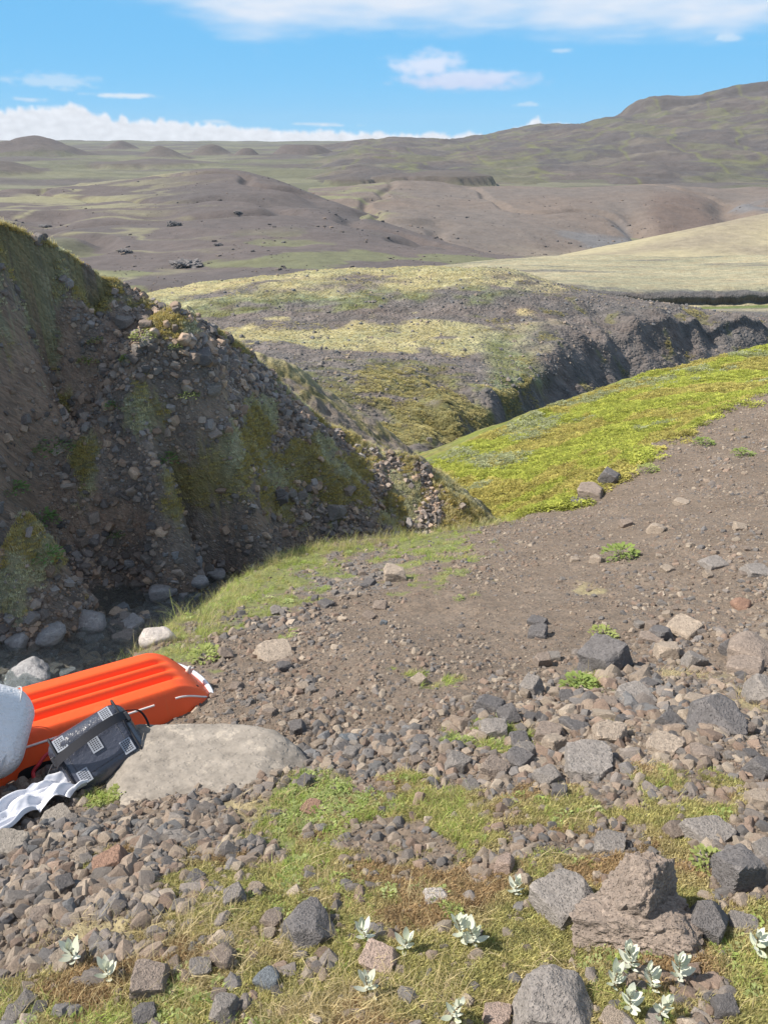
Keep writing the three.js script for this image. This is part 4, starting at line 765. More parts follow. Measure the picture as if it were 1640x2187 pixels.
function leafyGeo(seed, n, radius, height, leaf) {               // a low dome of small pointed leaves
  const R = rng(seed), pos = [], idx = []; let o = 0;
  for (let i = 0; i < n; i++) {
    const a = R() * 6.283, rr = radius * Math.sqrt(R()), y = height * Math.sqrt(Math.max(0, 1 - (rr / radius) ** 2)) * lerp(0.35, 1, R());
    const c = new THREE.Vector3(rr * Math.cos(a), y, rr * Math.sin(a)), f = new THREE.Vector3(Math.cos(a + R() - 0.5), lerp(0.0, 0.9, R()), Math.sin(a + R() - 0.5)).normalize(), s = new THREE.Vector3(-f.z, 0.3 * (R() - 0.5), f.x).normalize(), L = leaf * lerp(0.6, 1.3, R());
    const p = (u, v, w) => { const q = c.clone().addScaledVector(f, u * L).addScaledVector(s, v * L); q.y += w * L; pos.push(q.x, q.y, q.z); };
    p(0, 0, 0); p(0.5, -0.3, 0.1); p(0.55, 0, 0); p(0.5, 0.3, 0.1); p(1, 0, -0.12);
    idx.push(o, o + 1, o + 2, o, o + 2, o + 3, o + 1, o + 4, o + 2, o + 2, o + 4, o + 3); o += 5;
  }
  const g = new THREE.BufferGeometry(); g.setAttribute('position', new THREE.Float32BufferAttribute(pos, 3)); g.setIndex(idx); g.computeVertexNormals(); return g;
}
const leafMat = (c, t = 0.35) => new THREE.MeshPhysicalMaterial({ color: new THREE.Color().setRGB(...c), roughness: 0.95, transmission: t, thickness: 0, side: THREE.DoubleSide, ior: 1.3, specularIntensity: 0.3 });
const bladeMat = leafMat([1, 1, 1], 0.4);
const mossTufts = [1, 2, 3].map((s) => tuftGeo(s, 40, 0.018, 0.0045, 0.026, 0.8)), grassTufts = [4, 5, 6].map((s) => tuftGeo(s, 18, 0.042, 0.0036, 0.024, 1.0, 3)), strawTufts = [7, 8].map((s) => tuftGeo(s, 9, 0.065, 0.0024, 0.035, 1.7, 3)), leafDomes = [11, 12, 13].map((s) => leafyGeo(s, 44, 0.05, 0.032, 0.02));
const sway = (R, x, y, z, s, c, tilt = 0.5) => ({ x, y, z, s, rx: (R() - 0.5) * tilt, ry: R() * 6.28, rz: (R() - 0.5) * tilt, c });
const tint = (R, a, b, f = 0.25) => { const k = mix3(a, b, R()), g = 1 + f * (R() * 2 - 1); return [k[0] * g, k[1] * g, k[2] * g]; };
{
  const R = rng(909), moss = [], grass = [], straw = [], leafy = [];
  for (let i = 0; i < 120000; i++) {
    const near = i < 78000, az = lerp(-40, 40, R()) * Math.PI / 180, r = near ? Math.exp(lerp(Math.log(1.05), Math.log(4.2), R())) : Math.exp(lerp(Math.log(3.2), Math.log(14), R())), x = r * Math.sin(az), d = r * Math.cos(az);
    if (aSide(x, d) > 0.8) continue;
    const c = cover(x, d), y = groundA(x, d), lod = Math.max(1, r / 3.2) ** 0.6, n = fbm(x * 3, d * 3, 44, 3), n2 = fbm(x * 1.3, d * 1.3, 21, 3);
    if (R() < c.moss * 0.9) moss.push(sway(R, x, y - 0.004, -d, lerp(0.6, 1.25, R()) * lod, n > 0.02 ? tint(R, [0.50, 0.44, 0.19], [0.40, 0.40, 0.16], 0.45) : n < -0.12 ? tint(R, [0.38, 0.26, 0.14], [0.48, 0.36, 0.2], 0.45) : tint(R, [0.56, 0.49, 0.26], [0.40, 0.33, 0.15], 0.45)));
    if (R() < c.grass * 0.42 * sst(-0.25, 0.1, n) + c.moss * 0.07 * sst(-0.1, 0.2, n2)) grass.push(sway(R, x, y - 0.004, -d, lerp(0.45, 1.1, R()) * lod, R() < 0.62 ? tint(R, [0.33, 0.44, 0.09], [0.44, 0.49, 0.16]) : tint(R, [0.55, 0.50, 0.24], [0.50, 0.47, 0.18]), 0.9));
    if (R() < c.dry * 0.09 + c.moss * 0.014 + c.grass * 0.025) straw.push(sway(R, x, y - 0.004, -d, lerp(0.5, 1.2, R()) * lod, tint(R, [0.66, 0.55, 0.33], [0.56, 0.46, 0.24]), 1.0));
    if (R() < (c.grass * 0.16 + c.moss * 0.04) * sst(-0.02, 0.2, n2)) leafy.push(sway(R, x, y - 0.004, -d, lerp(0.3, 0.7, R()) * lod, tint(R, [0.30, 0.38, 0.10], [0.42, 0.47, 0.22])));
  }
  strew('moss', mossTufts, bladeMat, moss, 'yellow brown moss mat over the foreground', 'moss');
  strew('grass', grassTufts, bladeMat, grass, 'short green grass between the stones', 'grass');
  strew('dry_grass', strawTufts, bladeMat, straw, 'thin straw coloured dead grass', 'grass');
  strew('ground_cover', leafDomes, bladeMat, leafy, 'small leaved green ground cover', 'plants');
  // taller grass on the brink of the stream bank
  const tall = [], tallGeo = [21, 22].map((s) => tuftGeo(s, 9, 0.34, 0.006, 0.06, 1.0, 4));
  for (let i = 0; i < 900; i++) { const k = Math.floor(R() * 8) + 4, a = aEdgeLine[k], b = aEdgeLine[k + 1], t = R(), x = lerp(a[0], b[0], t) + (R() - 0.5) * 0.8, d = lerp(a[1], b[1], t) + (R() - 0.6) * 0.7; tall.push(sway(R, x, groundA(x, d) - 0.01, -d, lerp(0.35, R() < 0.08 ? 1.25 : 0.7, R()), R() < 0.5 ? tint(R, [0.40, 0.46, 0.13], [0.48, 0.50, 0.2]) : tint(R, [0.58, 0.51, 0.27], [0.5, 0.44, 0.2]), 0.5)); }
  strew('bank_grass', tallGeo, bladeMat, tall, 'longer grass along the brink above the stream', 'grass');
  // mossy hummocks and grass on the far bank
  const bm = [], bg = [];
  for (let i = 0; i < 90000; i++) {
    const az = lerp(-33, 10, R()) * Math.PI / 180, r = lerp(7, 15.8, R()), x = r * Math.sin(az), d = r * Math.cos(az), s = bSide(x, d);
    if (s > 0.8) continue; const y = groundB(x, d); if (y < groundA(x, d, false) - 0.1) continue;
    const c = coverB(x, y, d), n = fbm(x * 1.3, y, d * 1.3, 3);
    if (R() < c.moss * 0.7) bm.push(sway(R, x, y - 0.01, -d, lerp(1.3, 2.6, R()), n > 0.02 ? tint(R, [0.66, 0.66, 0.50], [0.56, 0.54, 0.32]) : tint(R, [0.50, 0.40, 0.13], [0.56, 0.49, 0.22])));
    if (R() < c.moss * 0.12 + c.crest * 0.3 * c.moss) bg.push(sway(R, x, y - 0.02, -d, lerp(1.3, 3.6, R() ** 2), tint(R, [0.66, 0.58, 0.34], [0.50, 0.46, 0.22]), 0.8));
  }
  strew('bank_moss', mossTufts, bladeMat, bm, 'mossy hummocks on the dark bank across the stream', 'moss');
  strew('crest_grass', grassTufts, bladeMat, bg, 'grass along the crest of the dark bank', 'grass');
  // heath on the green slope
  const hs = [], ws = [], hg = [];
  for (let i = 0; i < 80000; i++) {
    const az = lerp(-1, 34, R()) * Math.PI / 180, r = Math.exp(lerp(Math.log(11.5), Math.log(36), R())), x = r * Math.sin(az), d = r * Math.cos(az), s = cSide(x, d);
    if (s > 0.6) continue; const ya = groundA(x, d, false), yc = groundC(x, d), y = Math.max(ya, yc); if (yc < ya && R() > 0.5 * sst(-0.5, 0.1, aSide(x, d) + 1.4 * fbm(x * 0.9, d * 0.9, 61, 3))) continue;
    const n = fbm(x * 0.35, d * 0.35, 3, 4), w = fbm(x * 0.5, d * 0.5, 15, 3) + 0.42 * sst(-4.5, -0.3, s) - 0.25 + (R() - 0.5) * 0.12;
    if (w > 0.17 && R() < 0.5) ws.push(sway(R, x, y - 0.02, -d, lerp(1.6, 3.6, R()), tint(R, [0.34, 0.37, 0.20], [0.42, 0.44, 0.27])));
    else if (R() < 0.75) hs.push(sway(R, x, y - 0.02, -d, lerp(1.5, 3.0, R()), n > 0.05 ? tint(R, [0.47, 0.40, 0.13], [0.44, 0.42, 0.12], 0.35) : tint(R, [0.38, 0.43, 0.085], [0.48, 0.49, 0.11], 0.35)));
    else hg.push(sway(R, x, y - 0.02, -d, lerp(1.4, 2.6, R()), tint(R, [0.52, 0.48, 0.22], [0.44, 0.44, 0.15])));
  }
  strew('heath', leafDomes, bladeMat, hs, 'yellow green heath covering the hillside', 'heath');
  strew('willow_scrub', leafDomes, bladeMat, ws, 'silvery low willow scrub near the hillside crest', 'scrub');
  strew('hillside_grass', grassTufts, bladeMat, hg, 'pale grass through the hillside heath', 'grass');
  const hb = [];
  for (let i = 0; i < 2600; i++) { const p = broad(R(), lerp(0.1, 0.75, R())), q = second(R(), lerp(0.1, 0.7, R())); for (const o of [p, q]) if (n3(o[0] * 0.03, 1, o[2] * 0.03) > 0.0) { const s = 0.12 + 0.25 * R() + 1.1 * R() ** 12, k = GREYS[Math.floor(R() * 5)]; hb.push({ x: o[0], y: o[1], z: o[2], sv: [s * 1.3, s * 0.7, s], ry: R() * 6, c: [k[0] * 0.7, k[1] * 0.66, k[2] * 0.66] }); } }
  strew('far_stones', angularSmall.slice(8, 10), pebbleMat, hb, 'loose blocks strewn over the bare hills', 'stones');
  // clumps and stones on the middle hill
  const cl = [], st = [];
  for (let i = 0; i < 45000; i++) {
    const u = R(), v = lerp(0.1, 0.86, R()), p = mid(u, v), n = fbm(p[0] * 0.25, p[2] * 0.3, 1, 3), c = cliffy(u, v);
    const goldZone = (v > 0.66 && u < 0.52) || (v > 0.43 && v < 0.55 && u < 0.5), lowMoss = v < 0.3 && u > 0.3 && u < 0.6;
    if ((goldZone ? n > -0.1 : lowMoss ? n > -0.1 : n > 0.2) && R() < 0.75) cl.push(sway(R, p[0], p[1] - 0.03, p[2], lerp(1.4, 3.2, R()) * (lowMoss ? 1.3 : 1), goldZone ? tint(R, [0.64, 0.56, 0.3], [0.55, 0.50, 0.26]) : tint(R, [0.40, 0.34, 0.13], [0.46, 0.42, 0.22])));
    else if (R() < 0.4 * (1 - 0.7 * c)) { const s = 0.03 + 0.05 * R() + 0.2 * R() ** 18, k = GREYS[Math.floor(R() * 5)]; st.push({ x: p[0], y: p[1], z: p[2], s, rx: R() * 3, ry: R() * 6, rz: R() * 3, c: k }); }
  }
  strew('hill_scrub', leafDomes, bladeMat, cl, 'low scrub and moss clumps on the middle hill', 'scrub');
  strew('hill_stones', angularSmall.slice(6, 8), pebbleMat, st, 'loose stones on the middle hill', 'stones');
}
console.log('plants', performance.now() | 0);

// ---------------------------------------------------------------- the stream
{
  const pts = streamLine;
  const wid = [1.0, 1.0, 0.95, 0.9, 0.85, 0.85, 0.75, 0.6, 0.5, 0.5, 0.5, 0.5];
  const cx = new THREE.CatmullRomCurve3(pts.map((p) => new THREE.Vector3(p[0], p[2], -p[1])));
  const nu = 420, nv = 60, pos = [], uv = [], idx = [];
  for (let i = 0; i <= nu; i++) for (let j = 0; j <= nv; j++) {
    const t = i / nu, p = cx.getPoint(t), q = cx.getTangent(t), w = lerp(wid[Math.floor(t * 11)], wid[Math.min(11, Math.floor(t * 11) + 1)], t * 11 % 1) * 1.5, s = (j / nv * 2 - 1) * w, l = Math.hypot(q.x, q.z);
    const x = p.x - q.z / l * s, z = p.z + q.x / l * s;
    pos.push(x, p.y + 0.10 * fbm(x * 2.3, z * 2.3, 3, 3) + 0.10 * fbm(x * 7, z * 4.5, 5, 3), z); uv.push(x, z);
  }
  for (let i = 0; i < nu; i++) for (let j = 0; j < nv; j++) { const a = i * (nv + 1) + j, b = a + 1, c = a + nv + 1, e = c + 1; idx.push(a, b, c, b, e, c); }
  const g = new THREE.BufferGeometry(); g.setAttribute('position', new THREE.Float32BufferAttribute(pos, 3)); g.setAttribute('uv', new THREE.Float32BufferAttribute(uv, 2)); g.setIndex(idx); g.computeVertexNormals();
  const m = mesh('stream_water', g, new THREE.MeshPhysicalMaterial({ color: new THREE.Color().setRGB(0.75, 0.8, 0.8), roughness: 0.05, transmission: 1, thickness: 0, ior: 1.9, bumpMap: rep(softBump, 1.3), bumpScale: 0.16, side: THREE.DoubleSide }));
  tag(m, 'narrow rippled stream between boulders', 'stream', null, 'structure');
}

// ---------------------------------------------------------------- orange rescue sled, lying keel up
const plastic = (c, r = 0.42) => new THREE.MeshPhysicalMaterial({ color: new THREE.Color().setRGB(...c), roughness: r, metalness: 0, clearcoat: 0.15, clearcoatRoughness: 0.5, side: THREE.DoubleSide });
const fineBump = rep(softBump, 3);
const orange = plastic([0.92, 0.145, 0.022], 0.6); orange.map = rep(tex(N5, (i) => { const w = sst(0.62, 0.8, nzA[i]) * 0.35 + (nzB[i] > 0.74 ? 0.25 : 0) * sst(0.4, 0.7, nzC[i]); return [1 - 0.15 * w, 0.72 + 0.6 * w * 0.6, 0.6 + w * 0.9]; }), 1.3); orange.bumpMap = fineBump; orange.bumpScale = 0.0012;
function basis(o, p, forward, up) { const x = forward.clone().normalize(), y = up.clone().addScaledVector(x, -up.dot(x)).normalize(), z = x.clone().cross(y); o.matrix.makeBasis(x, y, z).setPosition(p); o.matrix.decompose(o.position, o.quaternion, o.scale); }
const tube = (pts, r, seg = 40, closed = false) => new THREE.TubeGeometry(new THREE.CatmullRomCurve3(pts.map((p) => new THREE.Vector3(...p)), closed), seg, r, 8, closed);
const SL = 2.0, SW = 0.33, SH = 0.23;
function sledOutline(s) {                     // half width at s metres behind the nose tip
  const a = clamp(s / 0.26), b = clamp((SL - s) / 0.3); return SW * Math.pow(1 - Math.pow(1 - a, 2.6), 1 / 2.6) * Math.pow(1 - Math.pow(1 - b, 2.6), 1 / 2.6);
}
function sledPoint(s, t, lift = 0) {          // t from -1 to 1 across, over the upturned bottom
  const w = sledOutline(s), a = Math.abs(t), end = Math.min(s, SL - s), body = Math.pow(sst(0, 0.34, end + 0.02), 0.6);
  let h = a < 0.56 ? 1 - 0.05 * (a / 0.56) ** 2 : 0.95 - 0.95 * Math.pow((a - 0.56) / 0.44, 1.3);
  let y = SH * body * h;
  if (a < 0.6) { const q = t / 0.58; const g = Math.max(...[-0.42, 0.02, 0.46].map((c) => Math.exp(-(((q - c) / 0.105) ** 2)))); y -= 0.044 * g * sst(0.2, 0.32, end); }
  const z = t * w * (a > 0.6 ? 1 : 1);
  return [-s, y + 0.035 + lift, z];
}
const sled = group('rescue_sled');
{
  const nu = 150, nv = 110, pos = [], uv = [], idx = [];
  for (let i = 0; i <= nu; i++) for (let j = 0; j <= nv; j++) { const f = i / nu, s = SL * (f < 0.25 ? f * f / 0.25 * 0.9 + f * 0.1 : f), p = sledPoint(s, j / nv * 2 - 1); pos.push(...p); uv.push(p[0], p[2] + p[1]); }
  for (let i = 0; i < nu; i++) for (let j = 0; j < nv; j++) { const a = i * (nv + 1) + j, b = a + 1, c = a + nv + 1, e = c + 1; idx.push(a, b, c, b, e, c); }
  const g = new THREE.BufferGeometry(); g.setAttribute('position', new THREE.Float32BufferAttribute(pos, 3)); g.setAttribute('uv', new THREE.Float32BufferAttribute(uv, 2)); g.setIndex(idx); g.computeVertexNormals();
  mesh('hull', g, orange, sled);
  const rim = []; for (let i = 0; i <= 60; i++) { const s = SL * i / 60; rim.push([-s, 0.03, sledOutline(s) + 0.012]); } for (let i = 60; i >= 0; i--) { const s = SL * i / 60; rim.push([-s, 0.03, -sledOutline(s) - 0.012]); }
  mesh('rim', tube(rim, 0.021, 260, true), plastic([0.74, 0.07, 0.02]), sled);
  const rail = []; for (let i = 0; i <= 26; i++) { const a = -1.5 + i / 26 * 3.0, s = 0.22 - 0.225 * Math.cos(a); rail.push([-s + 0.0, 0.066, Math.sin(a) * (SW - 0.015)]); }
  const noseRail = mesh('nose_rail', tube(rail, 0.016, 70), plastic([0.80, 0.80, 0.84], 0.3), sled);
  const side = []; for (let i = 0; i <= 20; i++) { const s = 0.3 + i / 20 * (SL - 0.6); side.push([-s, 0.05, sledOutline(s) + 0.018]); }
  mesh('side_rail', tube(side, 0.009, 60), plastic([0.80, 0.80, 0.83], 0.3), sled);
  const strip = (s0, s1, t0, w) => { const q = []; for (let i = 0; i <= 10; i++) { const s = lerp(s0, s1, i / 10); q.push(sledPoint(s, t0, 0.002)); } return tube(q, w, 20); };
  const chalk = plastic([0.80, 0.74, 0.70], 0.6);
  for (const [a, b] of [[0.10, 0.33], [0.46, 0.73], [1.0, 1.26], [1.42, 1.7]]) mesh('glide_strip', strip(a, b, 0.70, 0.006), chalk, sled);
  const slotMat = std({ color: new THREE.Color().setRGB(0.012, 0.010, 0.010), roughness: 0.9 });
  for (const [s0, s1] of [[0.10, 0.26], [1.02, 1.22]]) {
    const pts = [], n = 18, P = (s, t) => sledPoint(s, t, 0.004); const ps = [], ix = [];
    for (let i = 0; i <= n; i++) { const f = i / n, e = Math.sqrt(Math.max(0, 1 - Math.abs(2 * f - 1) ** 4)), s = lerp(s0, s1, f); ps.push(...P(s, 0.905 - 0.048 * e), ...P(s, 0.905 + 0.048 * e)); if (i) { const a = (i - 1) * 2; ix.push(a, a + 1, a + 2, a + 1, a + 3, a + 2); } }
    const sg = new THREE.BufferGeometry(); sg.setAttribute('position', new THREE.Float32BufferAttribute(ps, 3)); sg.setIndex(ix); sg.computeVertexNormals(); sg.attributes.position.array.forEach((v, i, ar) => { if (i % 3 === 2) ar[i] = v + 0.004; });
    mesh('hand_slot', sg, slotMat, sled);
  }
  const knotMat = std({ color: new THREE.Color().setRGB(0.72, 0.66, 0.58), roughness: 0.9 });
  const kp = sledPoint(0.1, -0.05); mesh('rope_knot', new THREE.TorusKnotGeometry(0.014, 0.008, 60, 8, 2, 3), knotMat, noseRail).position.set(kp[0] + 0.02, kp[1] + 0.012, kp[2] - 0.02);
  for (const t of [-0.55, 0.45]) { const p = sledPoint(0.13, t, -0.002); const b = mesh('drain_hole', new THREE.CylinderGeometry(0.009, 0.009, 0.008, 14), slotMat, sled); b.position.set(...p); b.rotation.z = -0.5; }
  tag(sled, 'orange plastic rescue sled lying keel up with ribbed bottom', 'sled');
}
const sledNose = new THREE.Vector3(...at(432, 1478, 3.95)), sledTail = new THREE.Vector3(...at(-60, 1640, 3.05));
{
  const f = sledNose.clone().sub(sledTail), up = new THREE.Vector3(0.02, 0.97, 0.10);
  basis(sled, sledNose.clone().addScaledVector(up, 0.02), f, up);
}
sled.updateMatrixWorld(true);

// ---------------------------------------------------------------- grey dry bag leaning on the sled
const bag = group('dry_bag');
const BL = 0.39, BW = 0.32, BT = 0.19;
{
  const pvc = new THREE.MeshPhysicalMaterial({ color: new THREE.Color().setRGB(0.052, 0.058, 0.082), roughness: 0.3, clearcoat: 0.7, clearcoatRoughness: 0.22, bumpMap: rep(softBump, 0.8), bumpScale: 0.006 });
  const g = new RoundedBoxGeometry(BL, BT, BW, 12, 0.075), p = g.attributes.position;
  for (let i = 0; i < p.count; i++) { const x = p.getX(i), y = p.getY(i), z = p.getZ(i), k = 1 + 0.10 * (1 - (2 * x / BL) ** 2) * (y > 0 ? 1 : 0.4); p.setXYZ(i, x, y * k + 0.006 * fbm(x * 9, y * 9, z * 9, 3), z * (1 + 0.03 * n3(x * 8, 1, z * 8))); }
  g.computeVertexNormals(); mesh('body', g, pvc, bag);
  const black = std({ color: new THREE.Color().setRGB(0.022, 0.022, 0.028), roughness: 0.75 });
  const ribbon = (pts, w, n = 40, axis = [0, 0, 1]) => { const c = new THREE.CatmullRomCurve3(pts.map((q) => new THREE.Vector3(...q))), ax = new THREE.Vector3(...axis), ps = [], ix = []; for (let i = 0; i <= n; i++) { const q = c.getPoint(i / n), t = c.getTangent(i / n), nn = t.clone().cross(ax).normalize().multiplyScalar(0.0016); const a = ax.clone().multiplyScalar(w / 2); for (const [sa, sn] of [[-1, -1], [1, -1], [1, 1], [-1, 1]]) ps.push(q.x + a.x * sa + nn.x * sn, q.y + a.y * sa + nn.y * sn, q.z + a.z * sa + nn.z * sn); if (i) { const o = (i - 1) * 4; for (let k = 0; k < 4; k++) { const l = (k + 1) % 4; ix.push(o + k, o + l, o + 4 + k, o + l, o + 4 + l, o + 4 + k); } } } const gg = new THREE.BufferGeometry(); gg.setAttribute('position', new THREE.Float32BufferAttribute(ps, 3)); gg.setIndex(ix); const ng = gg.toNonIndexed(); ng.computeVertexNormals(); return ng; };
  const strap = mesh('carry_strap', ribbon([[-BL / 2 + 0.005, BT / 2 - 0.02, -0.035], [-0.16, BT / 2 + 0.035, -0.04], [-0.02, BT / 2 + 0.075, -0.05], [0.12, BT / 2 + 0.045, -0.06], [BL / 2 - 0.005, BT / 2 - 0.02, -0.06]], 0.042), black, bag);
  mesh('end_strap', ribbon([[-BL / 2, BT / 2 - 0.03, -0.05], [-BL / 2 - 0.045, 0.02, -0.02], [-BL / 2 - 0.07, -0.02, 0.06], [-BL / 2 - 0.055, -0.06, 0.15], [-BL / 2 + 0.01, -0.10, 0.20]], 0.036, 40, [0.2, 0.95, 0.25]), black, bag);
  mesh('end_strap', ribbon([[BL / 2, BT / 2 - 0.03, -0.08], [BL / 2 + 0.05, 0.03, -0.05], [BL / 2 + 0.055, 0.01, 0.02], [BL / 2 + 0.01, 0.0, 0.10]], 0.03, 30, [0.2, 0.95, 0.25]), black, bag);
  const seam = (x) => { const q = []; for (let i = 0; i < 40; i++) { const a = i / 40 * 6.283, c = Math.cos(a), s = Math.sin(a), r = Math.pow(Math.abs(c) ** 5 + Math.abs(s) ** 5, -0.2); q.push([x, s * r * (BT / 2 + 0.004), c * r * (BW / 2 + 0.004)]); } return tube(q, 0.0055, 120, true); };
  for (const x of [-BL / 2 + 0.035, BL / 2 - 0.035]) mesh('seam_piping', seam(x), black, bag);
  // stitched lash patches with a grid of dark slots
  const cv = document.createElement('canvas'); cv.width = 96; cv.height = 128; const cx = cv.getContext('2d'); cx.fillStyle = '#9ba0aa'; cx.fillRect(0, 0, 96, 128); cx.fillStyle = '#23252d'; for (let a = 0; a < 4; a++) for (let b = 0; b < 6; b++) cx.fillRect(12 + a * 19, 12 + b * 18, 14, 11);
  const ct = new THREE.CanvasTexture(cv); ct.colorSpace = THREE.SRGBColorSpace; const pm = std({ map: ct, roughness: 0.6 });
  const topY = (x) => BT / 2 * (1 + 0.10 * (1 - (2 * x / BL) ** 2)) + 0.003;
  for (const [x, z, rot] of [[-0.125, -0.105, 0], [0.105, -0.11, 0], [0.0, -0.012, 0], [0.115, 0.075, 0], [-0.105, 0.085, 0]]) { const b = mesh('lash_patch', new THREE.BoxGeometry(0.052, 0.004, 0.066), pm, bag); b.position.set(x, topY(x), z); b.rotation.x = Math.abs(z) > 0.09 ? Math.sign(z) * 0.22 : 0; if (Math.abs(z) > 0.09) b.position.y -= 0.008; }
  const ref = std({ color: new THREE.Color().setRGB(0.66, 0.68, 0.72), roughness: 0.35 });
  for (let i = 0; i < 7; i++) { const b = mesh('reflective_stripe', new THREE.BoxGeometry(0.043, 0.019, 0.003), ref, bag); b.position.set(-0.14 + i * 0.046, -0.03, BW / 2 + 0.003); }
  for (const x of [-BL / 2 + 0.012, BL / 2 - 0.012]) { const b = mesh('buckle', new RoundedBoxGeometry(0.02, 0.028, 0.05, 3, 0.006), plastic([0.03, 0.03, 0.035], 0.4), strap); b.position.set(x, BT / 2 - 0.018, -0.05); }
  tag(bag, 'grey blue dry bag with black straps leaning on the orange sled', 'bag');
  const a = new THREE.Vector3(...at(160, 1638, 2.82)), b = new THREE.Vector3(...at(272, 1566, 2.98)), up = new THREE.Vector3(-0.05, 0.62, 0.78);
    basis(bag, a.clone().add(b).multiplyScalar(0.5).addScaledVector(up, 0.03), b.clone().sub(a), up);
}
// white sack on the sled at the left edge
{
  const g = new RoundedBoxGeometry(0.62, 0.27, 0.44, 16, 0.125), p = g.attributes.position;
  for (let i = 0; i < p.count; i++) { const x = p.getX(i), y = p.getY(i), z = p.getZ(i); const k = 1 + 0.10 * fbm(x * 4, y * 4, z * 4, 3); p.setXYZ(i, x * k, y * (1 + 0.12 * (1 - (2 * x / 0.62) ** 2)) + 0.012 * fbm(x * 12, y * 12, z * 7, 3), z * k); }
  g.computeVertexNormals();
  const s = group('white_sack');
  const cloth = new THREE.MeshPhysicalMaterial({ color: new THREE.Color().setRGB(0.80, 0.80, 0.82), roughness: 0.45, clearcoat: 0.2, clearcoatRoughness: 0.4, bumpMap: rep(softBump, 1.6), bumpScale: 0.012 });
  mesh('body', g, cloth, s);
  const q = []; for (let i = 0; i < 36; i++) { const a = i / 36 * 6.283, c = Math.cos(a), si = Math.sin(a), r = Math.pow(Math.abs(c) ** 5 + Math.abs(si) ** 5, -0.2); q.push([0.265, si * r * 0.125, c * r * 0.205]); }
  mesh('seam', tube(q.map((p) => [p[0] - 0.08, p[1] * 1.1, p[2] * 1.05]), 0.004, 110, true), cloth, s);
  tag(s, 'white padded sack lying over the sled at the left edge', 'sack');
  const a = new THREE.Vector3(...at(-78, 1550, 2.85)), b = new THREE.Vector3(...at(94, 1590, 3.0)), up = new THREE.Vector3(0.0, 0.85, 0.5);
  basis(s, a.clone().addScaledVector(up, 0.02), b.clone().sub(a), up);
}
// crumpled pale cloth below the bag
{
  const c = [[-90, 1790], [5, 1752], [50, 1722], [95, 1700], [130, 1684], [172, 1668]].map(([x, y]) => { const h = hit(x, y, (a, b) => groundA(a, b) + 0.05); return [h.x, h.y, -h.d]; });
  const curve = new THREE.CatmullRomCurve3(c.map((p) => new THREE.Vector3(...p))), nu = 70, nv = 34, ps = [], ix = [];
  for (let i = 0; i <= nu; i++) for (let j = 0; j <= nv; j++) {
    const t = i / nu, p = curve.getPoint(t), q = curve.getTangent(t), s = (j / nv - 0.5) * (0.17 + 0.12 * n3(t * 6, 2, 1)), fold = 0.09 * Math.abs(n3(t * 2.2 + j / nv * 1.2, j / nv * 3.5 - t * 2, 2)) + 0.03 * fbm(t * 5, j / nv * 4, 5, 3);
    const l = Math.hypot(q.x, q.z), x = p.x - q.z / l * s, z = p.z + q.x / l * s; ps.push(x, Math.max(groundA(x, -z) + 0.008, p.y + 0.0 + fold), z);
  }
  for (let i = 0; i < nu; i++) for (let j = 0; j < nv; j++) { const a = i * (nv + 1) + j, b = a + 1, d = a + nv + 1, e = d + 1; ix.push(a, b, d, b, e, d); }
  const g = new THREE.BufferGeometry(); g.setAttribute('position', new THREE.Float32BufferAttribute(ps, 3)); g.setIndex(ix); g.computeVertexNormals();
  tag(mesh('cloth', g, new THREE.MeshPhysicalMaterial({ color: new THREE.Color().setRGB(0.62, 0.63, 0.68), roughness: 0.6, side: THREE.DoubleSide })), 'crumpled pale grey cloth on the ground below the dry bag', 'cloth');
  const rp = [[132, 1598, 3.05], [100, 1612, 3.0], [84, 1632, 2.95], [72, 1650, 2.92], [78, 1668, 2.88], [92, 1672, 2.85]].map((p) => at(...p));
  tag(mesh('strap', tube(rp, 0.009, 50), plastic([0.55, 0.03, 0.04], 0.6)), 'red webbing loop hanging by the sled’s side', 'strap');
}
console.log('gear', performance.now() | 0);

// ---------------------------------------------------------------- plants one can point at
const leafShape = (() => { const n = 6, ps = [], ix = []; for (let i = 0; i <= n; i++) { const t = i / n, w = 0.23 * Math.pow(Math.sin(Math.PI * Math.min(0.999, t * 0.93 + 0.05)), 0.8), c = 0.28 * t * t; ps.push(-w, c + 0.14 * w, t, 0, c, t, w, c + 0.14 * w, t); if (i) { const o = (i - 1) * 3; for (const k of [0, 1]) ix.push(o + k, o + k + 3, o + k + 1, o + k + 1, o + k + 3, o + k + 4); } } const g = new THREE.BufferGeometry(); g.setAttribute('position', new THREE.Float32BufferAttribute(ps, 3)); g.setIndex(ix); g.computeVertexNormals(); return g; })();
const willowLeaf = [[0.66, 0.68, 0.56], [0.74, 0.76, 0.64], [0.58, 0.62, 0.48]].map((c) => leafMat(c, 0.2)), stemMat = std({ color: new THREE.Color().setRGB(0.22, 0.17, 0.10) });
